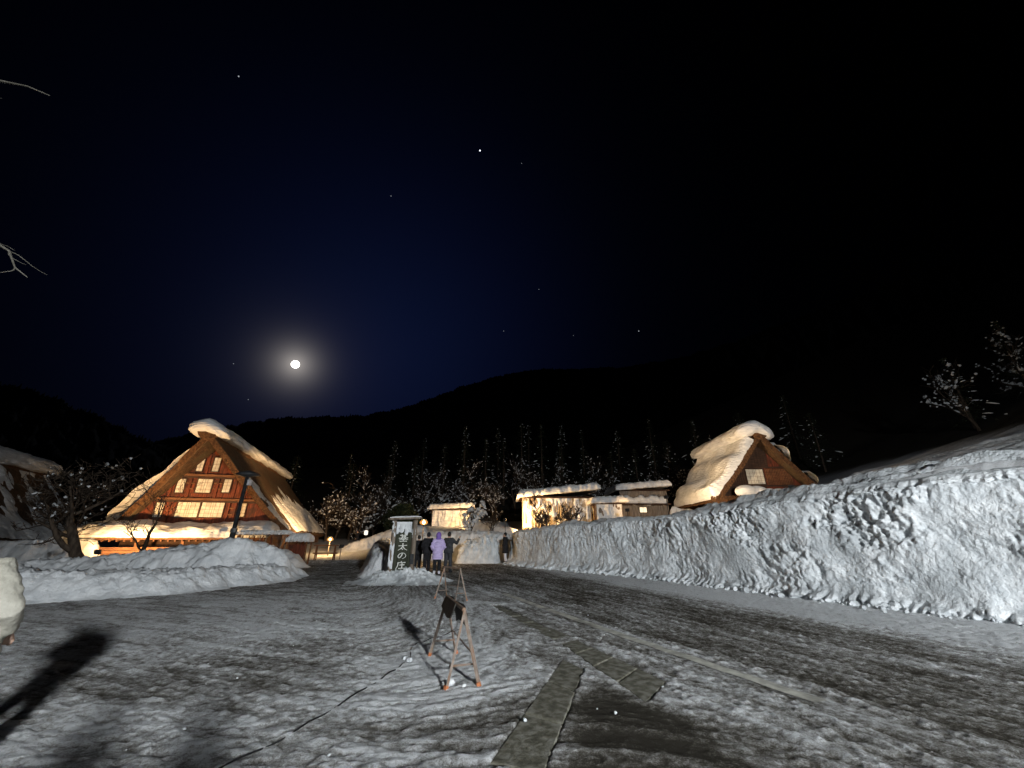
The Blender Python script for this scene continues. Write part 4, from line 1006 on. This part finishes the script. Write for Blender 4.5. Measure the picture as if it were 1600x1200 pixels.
def conifer(seed, h, rbase):
    """needle fans, snow clumps and trunk meshes"""
    rg = random.Random(seed); nb = MB(); sb = MB(); tb = MB()
    tb.tube([(0, 0, -.5), (rg.uniform(-.1, .1), 0, h*.5), (0, 0, h)], [h*.014+.06, h*.009+.04, .02], 7)
    z = h*.14
    while z < h*.985:
        f = 1-(z/h); ln = rbase*(f**.75)*rg.uniform(.45, 1.15)+.12; k = rg.randint(5, 7); a0 = rg.uniform(0, 6.28)
        for j in range(k):
            a = a0+6.283*j/k+rg.uniform(-.3, .3); l_ = ln*rg.uniform(.65, 1.15); m = max(3, int(l_/.42))
            for i in range(m):
                t_ = (i+.6)/m; r_ = l_*t_; zz = z+.10*l_*t_-.34*l_*t_*t_+rg.uniform(-.05, .05)
                c = Vector((r_*math.cos(a), r_*math.sin(a), zz))
                for q in range(2):
                    s_ = rg.uniform(.20, .40)*(1.1-.4*t_); da = a+rg.uniform(-1.1, 1.1); dv = Vector((math.cos(da), math.sin(da), rg.uniform(-.5, .2))); pv_ = Vector((-math.sin(da), math.cos(da), rg.uniform(-.4, .4)))
                    b = nb.pv(c-dv*s_*.3, c+pv_*s_*.35, c+dv*s_, c-pv_*s_*.35); nb.f.append((b, b+1, b+2, b+3))
                if t_ > .25 and rg.random() < .055:
                    s_ = rg.uniform(.04, .16); sb.ball(c+Vector((0, 0, .08)), (s_*rg.uniform(.8, 1.4), s_*rg.uniform(.8, 1.4), s_*.6), 6, 4, .5, rg)
            if rg.random() < .10*(1+math.sin(a*1.5+seed)):                       # load lying along the bough, drooping at the tip
                t0 = rg.uniform(.3, .65); t1 = min(1.0, t0+rg.uniform(.15, .4)); q_ = []
                for t_ in (t0, (t0*2+t1)/3, (t0+2*t1)/3, t1): q_.append((l_*t_*math.cos(a), l_*t_*math.sin(a), z+.10*l_*t_-.34*l_*t_*t_+.10))
                w_ = rg.uniform(.04, .13); sb.tube(q_, [w_*.4, w_, w_*rg.uniform(.7, 1.3), w_*.35], 5)
        z += h*.028+.10
    return tb.mesh('trunk', True), nb.mesh('crown'), sb.mesh('snow_load', True)
PROTO = [conifer(100+i, h, r_) for i, (h, r_) in enumerate(((13, 5.0), (15.5, 4.6), (11, 4.6), (17, 5.4)))]
for tr, nd, sn in PROTO: tr.materials.append(M['bark']); nd.materials.append(M['needle']); sn.materials.append(M['snow'])
def put_conifer(x, y, k, sc, label, rz):
    t = thing('conifer', label, 'tree', (x, y, Tz(x, y)-.2), rz, 'snow flecked conifers behind the huts'); t.scale = (sc, sc, sc)
    for nm, me in zip(('trunk', 'crown', 'snow_load'), PROTO[k]):
        o_ = link(nm, me, None, t)
        if nm != 'trunk': o_['kind'] = 'stuff'
front = [(-27, 66, 2, .9, 'conifer farthest left in the forest edge, behind the left farmhouse ridge'), (-21.5, 68, 0, .8, 'second conifer from the left in the forest edge'), (-16.5, 66, 2, 1.0, 'conifer behind the low lamp and the small lantern'),
 (-12.5, 71, 0, .95, 'tall conifer just left of the wooden sign'), (-8.5, 69, 1, .78, 'conifer right above the wooden sign'), (-5, 74, 0, .95, 'conifer behind the warm lamp on the pole'),
 (-1.5, 70, 1, .80, 'narrow conifer above the small far hut'), (2.0, 78, 1, 1.0, 'tall conifer above the snow heaped small tree'), (5.6, 72, 1, .98, 'tallest snow flecked conifer, left above the reed hut'),
 (9.5, 76, 0, .9, 'conifer above the middle of the reed hut'), (13.5, 72, 2, .95, 'shorter conifer above the right end of the reed hut'), (17.5, 68, 0, .80, 'conifer above the small grey shed'),
 (20.8, 65, 2, .98, 'left of the two dense conifers above the lit window hut'), (24.5, 66, 0, .82, 'right of the two dense conifers above the lit window hut'), (28.6, 70, 2, .9, 'conifer at the right end of the row, before the right farmhouse')]
TP = []
for sd in (301, 302, 303, 304):
    mb_, sg_ = bare_tree(sd, 11, spread=.55, levels=4, trunk_r=.16, kids=(3, 4), up=.2, first=.25, min_r=.025); me_ = mb_.mesh('branches', True); me_.materials.append(M['bark'])
    rg = random.Random(sd); sb_ = MB()
    for p0, p1, r0, lv in sg_:
        if lv > 0 and rg.random() < (.30 if lv < 3 else .10):
            r_ = rg.uniform(.03, .10); o_ = Vector((0, 0, r0+r_*.3)); sb_.tube([p0+o_, (p0+p1)/2+o_+Vector((0, 0, r_*.3)), p1+o_], [r_*.3, r_, r_*.25], 5)
    sm_ = sb_.mesh('snow_load', True); sm_.materials.append(M['snow']); TP.append((me_, sm_))
wood_spots = [(-28, 60, 'leftmost thin tree of the forest edge, behind the left farmhouse'), (-23, 62, 'thin forest tree behind the right end of the left farmhouse'), (-18, 63, 'thin forest tree above the low lamp'), (-14.5, 58, 'thin forest tree above the small lantern'), (-10, 64, 'thin forest tree just left of the sign top'),
  (-6, 62, 'thin forest tree just right of the sign top'), (-3, 60, 'thin forest tree above the small far hut'), (.5, 63, 'thin forest tree left above the reed hut'), (4, 60, 'thin forest tree above the left half of the reed hut'), (7.5, 64, 'thin forest tree above the middle of the reed hut'),
  (11, 60, 'thin forest tree above the right half of the reed hut'), (14.8, 62, 'thin forest tree above the grey shed'), (18.8, 58, 'thin forest tree above the left end of the lit window hut'), (22.5, 60, 'thin forest tree above the right end of the lit window hut'), (26.5, 59, 'thin forest tree just left of the right farmhouse'), (33, 62, 'thin forest tree behind the right farmhouse ridge')]
for i, (x, y, lb) in enumerate(wood_spots):
    t = thing('forest_tree', lb, 'tree', (x, y, Tz(x, y)-.1), i*1.9, 'thin snow dusted trees of the forest edge'); k_ = .75+.35*((i*37 % 10)/10); t.scale = (k_, k_, k_)
    link('branches', TP[i % 4][0], None, t); o_ = link('snow_load', TP[i % 4][1], None, t); o_['kind'] = 'stuff'
for i, (x, y, k, sc, lb) in enumerate(front): put_conifer(x, y, k, sc, lb, i*1.3)
more = [(-24, 78, 3, .8), (-18.5, 80, 1, .9), (-10.5, 84, 3, .9), (-3.2, 86, 3, .85), (4, 90, 3, .9), (11.5, 88, 3, .9), (16, 86, 1, .9), (23, 82, 3, .8), (31, 84, 1, .9), (37, 76, 0, .9), (43, 70, 2, 1.0), (48, 64, 0, .9), (-31, 74, 0, .85), (-38, 68, 2, 1.0), (-44, 60, 0, .8), (-37, 52, 2, .8), (-33, 44, 2, .55)]
names = ['behind the left farmhouse', 'left of the paper lantern', 'left of the sign', 'right of the sign', 'behind the small far hut', 'behind the reed hut', 'behind the grey shed', 'behind the lit window hut', 'left of the right farmhouse', 'behind the left slope of the right farmhouse', 'behind the ridge of the right farmhouse', 'behind the right slope of the right farmhouse', 'behind the farmhouse ridge at left', 'left of the left farmhouse', 'above the cut off house', 'between the left farmhouse and the cut off house', 'nearest the left farmhouse, at its left']
for i, ((x, y, k, sc), nm) in enumerate(zip(more, names)): put_conifer(x, y, k, sc, 'dark conifer in the second row, '+nm, i*2.1)
for i, (x, y, k, sc, lb) in enumerate(((45.5, 36.5, 0, .62, 'left of the two snow flecked conifers high on the right hillside'), (53, 36.5, 3, .55, 'right of the two snow flecked conifers high on the right hillside'), (42, 52, 2, .8, 'lone faint conifer on the hillside right of the right farmhouse'))): put_conifer(x, y, k, sc, lb, i)

for x, y, sd, lb in ((44.5, 35.5, 401, 'left of the two frosted bare trees high on the right hillside'), (53.5, 37.0, 402, 'right of the two frosted bare trees high on the right hillside')):
    tree('snowy_tree', lb, x, y, sd, 9, .16, snow=.20, levels=4, spread=.55, kids=(3, 4), up=.2, first=.2, min_r=.02, snow_r=(.05, .14))
# near tree at the left whose twigs reach into the picture
nt_ = thing('bare_tree', 'pale bare tree beyond the left edge, its twigs reaching in at the upper left', 'tree', (-8.68, 2.6, 0))
mb = MB(); rg = random.Random(77)
mb.tube([(0, 0, -.2), (.05, .05, 2.2), (-.05, .0, 4.6), (.1, .05, 6.6), (.0, 0, 8.2)], [.17, .14, .10, .06, .02], 9)
mb.build('trunk', M['pale_bark'], nt_, True)
def limb(pts, r0, twigs):
    b = MB(); n = len(pts); b.tube(pts, [r0*(1-.85*i/(n-1)) for i in range(n)], 6)
    for (i, d, l_) in twigs:
        p = Vector(pts[i]); d = Vector(d).normalized(); q = [p]
        for k in range(5): d = (d+Vector((rg.gauss(0, .18), rg.gauss(0, .18), rg.gauss(0, .18)))).normalized(); q.append(q[-1]+d*l_/5)
        b.tube(q, [.005*(1-.7*k/5) for k in range(6)], 4)
    b.build('branch', M['pale_bark'], nt_, True)
limb([(0, 0, 3.6), (1.2, .1, 4.05), (2.6, .15, 4.35), (3.3, .17, 4.33), (3.75, .19, 4.19), (4.05, .21, 4.02), (4.18, .22, 3.84), (4.33, .23, 3.74)], .024,
     [(3, (1, .1, -.5), .35), (3, (1, .1, .25), .4), (4, (.8, .1, -.7), .3), (4, (1, .0, .05), .4), (5, (.3, .1, -.8), .2), (5, (1, .1, -.1), .35), (3, (.8, 0, .7), .35), (2, (.9, .1, .5), .6), (2, (.7, .1, -.6), .6), (6, (.3, .2, -1), .12)])
limb([(0, 0, 5.0), (1.3, .0, 5.7), (2.5, .0, 6.15), (3.1, .0, 6.16), (3.5, .0, 6.05), (3.8, .0, 5.9)], .026, [(2, (1, .0, -.25), .7), (3, (.9, .0, -.5), .5), (2, (1, .1, -.5), .7)])
limb([(0, 0, 5.8), (-1.2, .5, 6.6), (-2.2, .8, 7.2)], .04, [(1, (-1, .3, .2), .6), (2, (-.6, .8, .2), .6)])
limb([(0, 0, 4.2), (-1.0, -.5, 5.0), (-1.9, -.8, 5.5)], .04, [(1, (-1, -.3, .2), .6), (2, (-.6, -.8, .2), .6)])

# ------------------------------------------------------------------ sawhorse barriers and the cable
def sawhorse(name, label, A, B, h, half, tarp=False):
    """A, B ground points below the two apexes"""
    A, B = Vector(A), Vector(B); o = (A+B)/2; t = thing(name, label, 'barrier', o[:], 0, 'folding barriers standing in the forecourt')
    ax = (B-A).normalized(); sd = Vector((-ax.y, ax.x, 0))
    if sd.x < 0: sd = -sd
    for P, sgn in ((A-o, -1), (B-o, 1)):
        for s_ in (-1, 1):
            foot = P+sd*half*s_+ax*.10*sgn; top = P+Vector((0, 0, h))
            d = (top-foot); L_ = d.length; q = d.to_track_quat('Z', 'Y').to_matrix().to_4x4(); Mx = Matrix.Translation(foot) @ q
            lg = MB(); lg.box((-.017, -.017, .04), (.017, -.012, L_), Mx); lg.box((-.017, -.0119, .04), (-.012, .017, L_), Mx)
            leg = lg.build('leg', M['rust_paint'], t)
            MB().box((-.020, -.020, -.01), (.020, .020, .045), Mx).build('foot_cap', M['orange'], leg)
        z = .20; w_ = half*(1-z/h)
        MB().tube([P-sd*w_+Vector((0, 0, z)), P+sd*w_+Vector((0, 0, z))], .012, 6).build('cross_bar', M['rust_paint'], t)
    MB().tube([A-o+Vector((0, 0, h)), B-o+Vector((0, 0, h))], .024, 8).build('top_rail', M['rust_paint'], t)
    MB().tube([A-o+sd*half*.55+Vector((0, 0, h*.42)), B-o+sd*half*.55+Vector((0, 0, h*.42))], .010, 6).build('side_rail', M['rust_paint'], t)
    if tarp:
        u, v = np.meshgrid(np.linspace(0, 1, 30), np.linspace(0, 1, 16)); Av = np.array((A-o)); Bv = np.array((B-o)); sv = np.array(sd)
        P = Av+(Bv-Av)*(.06+.90*u[..., None]); P = P+sv*((.035+.05*v+.02*np.sin(u*9))[..., None]); P[..., 2] += h+.02-.20*v-.05*np.sin(u*3.1)*v-.03*np.sin(u*11)*v
        Q = P-sv*.012
        solid('board', P, Q, M['tarp'], M['tarp'], t)
        P2 = Av+(Bv-Av)*(.30+.66*u[..., None]); P2 = P2-sv*((.035+.06*v)[..., None]); P2[..., 2] += h+.02-.16*v-.04*np.sin(u*4)*v
        solid('board', P2, P2+sv*.012, M['tarp'], M['tarp'], t)
    return t
sawhorse('sawhorse', 'near metal A-frame barrier with orange feet and a dark sheet hung on its rail', (-.59, 5.42, 0), (-.98, 6.62, 0), .765, .195, True)
sawhorse('sawhorse', 'far bare metal A-frame barrier behind the near one', (-1.42, 11.7, .04), (-1.95, 12.3, .05), .80, .20)
cz = [(-2.3, 3.3), (-1.94, 4.02), (-1.78, 4.7), (-1.56, 5.68), (-1.47, 6.2), (-1.43, 6.5), (-1.50, 6.75), (-1.57, 7.1), (-1.52, 7.41), (-1.2, 7.9), (-.95, 8.5)]
cc = chaikin(cz, 3)
o = MB().tube([(x, y, Tz(x, y)+.014+.010*math.sin(i*.9)) for i, (x, y) in enumerate(cc)], .0075, 6).build('cable', M['rubber'], smooth=True)
tag(o, 'thin black cable lying across the icy ground beside the near barrier', 'cable')

# ------------------------------------------------------------------ people
def person(label, x, y, rz, h=1.70, coat='black_cloth', legs='black_cloth', shoes='black_cloth', hem=.78, hood=None, hat=None, arm='pockets', lean=0.0, tilt=0.0, voxel=.018, stance=.1, group=None, puff=1.0, name='person', headx=0.0, fold=1.0):
    t = thing(name, label, 'person', (x, y, Tz(x, y)+.02), rz, group); k = h/1.70; t.scale = (k, k, k)
    def lv(p):                                   # lean the upper body
        a, b, c = p; f = max(0, c-.9); return (a+tilt*f, b+lean*f, c)
    body = MB(); cb = MB(); tr = MB(); sh_ = MB()
    for s_ in (-1, 1):
        st = .03*s_
        leg = [(s_*.09, 0, .90), (s_*(stance), .01+st, .48), (s_*(stance+.01), -.02+st*2, .10)]
        body.tube(leg, [.085, .058, .042], 10); body.tube([(leg[2][0], leg[2][1]-.05, .05), (leg[2][0]+.01*s_, leg[2][1]+.17, .035)], [.042, .036], 8)
        tr.tube([(s_*.085, 0, .95), (s_*.09, 0, .80), (leg[1][0], leg[1][1], .48), (leg[2][0], leg[2][1], .12)], [.11, .105, .085, .072], 12)
        sh_.tube([(leg[2][0], leg[2][1], .17), (leg[2][0], leg[2][1]-.01, .06)], [.066, .062], 10)
        sh_.tube([(leg[2][0], leg[2][1]-.07, .05), (leg[2][0], leg[2][1]+.06, .055), (leg[2][0]+.012*s_, leg[2][1]+.19, .042)], [.048, .052, .042], 10)
        shd = (s_*.185, 0, 1.385)
        if arm == 'phone' : el, wr = (s_*.25, .16, 1.20), (s_*.10, .34, 1.36)
        elif arm == 'raise' and s_ > 0: el, wr = (.34, .10, 1.22), (.40, .26, 1.45)
        elif arm == 'down': el, wr = (s_*.25, -.03, 1.12), (s_*.25, .05, .86)
        else: el, wr = (s_*.29, -.06, 1.12), (s_*.20, .12, .98)
        shd, el, wr = lv(shd), lv(el), lv(wr)
        body.tube([lv((0, 0, 1.38)), shd, el, wr], [.07, .058, .042, .03], 9)
        d = (Vector(wr)-Vector(el)).normalized(); pw = Vector(wr)
        body.tube([pw, pw+d*.05, pw+d*.09], [.030, .04, .036], 8, ry=[.022, .02, .017])
        sd = d.cross(Vector((0, 0, 1))); sd = sd.normalized() if sd.length > .1 else Vector((0, 1, 0))
        for q, fl in ((-1.5, .062), (-.5, .078), (.5, .082), (1.5, .07)):
            b0 = pw+d*.085+sd*q*.018; body.tube([b0, b0+d*fl*.5+Vector((0, 0, -.005)), b0+d*fl*.9+Vector((0, 0, -.022))], [.0095, .009, .007], 6)
        b0 = pw+d*.035+sd*(-.034*s_); body.tube([b0, b0+d*.035+sd*(-.026*s_), b0+d*.065+sd*(-.03*s_)], [.012, .011, .008], 6)
        cuff = Vector(wr)-d*.02
        cb.tube([lv((0, 0, 1.36)), lv((s_*.17, 0, 1.40)), tuple(Vector(shd).lerp(Vector(el), .5)), el, tuple(cuff)], [.10, .092*puff, .082*puff, .074*puff, .058*puff], 12)
    body.tube([(0, 0, .86), lv((0, 0, 1.05)), lv((0, 0, 1.28)), lv((0, 0, 1.40)), lv((headx*.6, .012, 1.52))], [.15, .14, .16, .11, .055], 12, ry=[.11, .10, .11, .08, .055])
    hc_ = Vector(lv((headx, .02, 1.60-abs(headx)*.25)))
    body.ball(hc_, (.078, .098, .118), 16, 12); body.ball(hc_+Vector((0, .055, -.055)), (.055, .055, .06), 10, 8)
    body.tube([hc_+Vector((0, .095, .02)), hc_+Vector((0, .118, -.018))], [.008, .014], 6)
    body.tube([hc_+Vector((-.024, .098, -.055)), hc_+Vector((.024, .098, -.055))], .009, 6)
    for s_ in (-1, 1): body.ball(hc_+Vector((s_*.08, -.005, -.005)), (.013, .024, .034), 8, 6)
    link('body', fuse(body, 'body', min(voxel, .012), 2), M['skin'], t)
    for s_ in (-1, 1): MB().ball(hc_+Vector((s_*.032, .092, .012)), .011, 8, 6).build('eye', M['hair'], t, True)
    zs = [hem, hem+.05, .95, 1.10, 1.28, 1.40, 1.47]; 
    cb.tube([lv((0, 0, z)) if z > .9 else (0, 0, z) for z in zs], [.235*puff, .23*puff, .215*puff, .20*puff, .215*puff, .15, .085], 20, ry=[.185*puff, .18*puff, .165*puff, .155*puff, .165*puff, .12, .085])
    cm = fuse(cb, 'coat', voxel, 3)
    # folds
    co = np.zeros(len(cm.vertices)*3, np.float32); cm.vertices.foreach_get('co', co); co = co.reshape(-1, 3)
    nr = np.zeros_like(co); cm.vertices.foreach_get('normal', nr.ravel()) if False else None
    rad = co[:, :2]/np.maximum(np.linalg.norm(co[:, :2], axis=1, keepdims=True), .05)
    f = .013*fold*fbm(co[:, 0]*9+co[:, 1]*4, co[:, 2]*16, 3, int(x*10) % 50)+(fold-1)*.05*(billow(co[:, 0]*3+co[:, 2]*2.5+co[:, 1]*3, co[:, 2]*7-co[:, 0]*4, 3, 6)-.25)+.010*np.sin(co[:, 2]*46+3*co[:, 0])*puff*(puff > 1.05)
    co[:, :2] += rad*f[:, None]; cm.vertices.foreach_set('co', co.ravel()); cm.update()
    link('coat', cm, M[coat], t)
    link('trousers', fuse(tr, 'trousers', voxel, 3), M[legs], t); link('shoes', fuse(sh_, 'shoes', .012, 2), M[shoes], t)
    hb_ = MB()
    if hood:
        hb_.ball(hc_+Vector((0, -.025, .012)), (.125, .125, .15), 18, 14); hb_.tube([hc_+Vector((0, -.03, -.06)), hc_+Vector((0, -.03, -.17))], [.11, .13], 14)
        link('hood', fuse(hb_, 'hood', .016, 3), M[hood], t)
    else:
        hb_.ball(hc_+Vector((0, -.018, .022)), (.092, .104, .118), 16, 12)
        link('hat' if hat else 'hair', fuse(hb_, 'hat', .014, 2), M[hat or 'hair'], t)
    return t
GR = 'people standing on the road beside the sign'
person('person in a lilac long coat and hood with white shoes, back turned, beside the sign', -3.42, 19.3, .25, 1.72, 'lilac_cloth', 'black_cloth', 'white_cloth', .60, hood='violet_cloth', group=GR, puff=1.08)
person('person in a black jacket left of the lilac coat, looking away', -3.98, 19.75, .55, 1.74, 'black_cloth', 'black_cloth', 'black_cloth', .80, hat='black_cloth', group=GR, puff=1.05)
person('person in black right of the lilac coat, one arm raised', -3.02, 19.9, -.25, 1.76, 'grey_cloth', 'grey_cloth', 'black_cloth', .82, arm='raise', group=GR)
person('person in dark clothes half hidden behind the lamp pole, left in the group', -4.62, 20.6, .4, 1.62, 'black_cloth', 'black_cloth', 'black_cloth', .80, group=GR)
person('person in a long black coat and white boots in the gap of the snow wall', -.42, 26.35, 1.2, 1.78, 'black_cloth', 'white_cloth', 'black_cloth', .56, hat='black_cloth', arm='raise')
person('small dark figure walking on the lane toward the low lamp', -14.2, 38.0, 1.9, 1.68, 'black_cloth', 'grey_cloth', 'black_cloth', .8)
person('person in a pale cream jacket cut off by the left edge of the picture', -3.70, 3.02, .35, 1.63, 'cream_cloth', 'black_cloth', 'black_cloth', .84, hat='black_cloth', arm='pockets', tilt=-.26, headx=-.26, lean=.05, voxel=.012, puff=1.0, fold=1.25)
person('person standing behind the viewpoint, whose shadow falls over the ground', .42, -.75, .15, 1.72, 'black_cloth', 'black_cloth', 'black_cloth', .80, arm='down', puff=1.08)
person('second person behind the viewpoint, shadow beside the first', -.42, -.55, .1, 1.66, 'grey_cloth', 'black_cloth', 'black_cloth', .80, arm='down', puff=1.08)
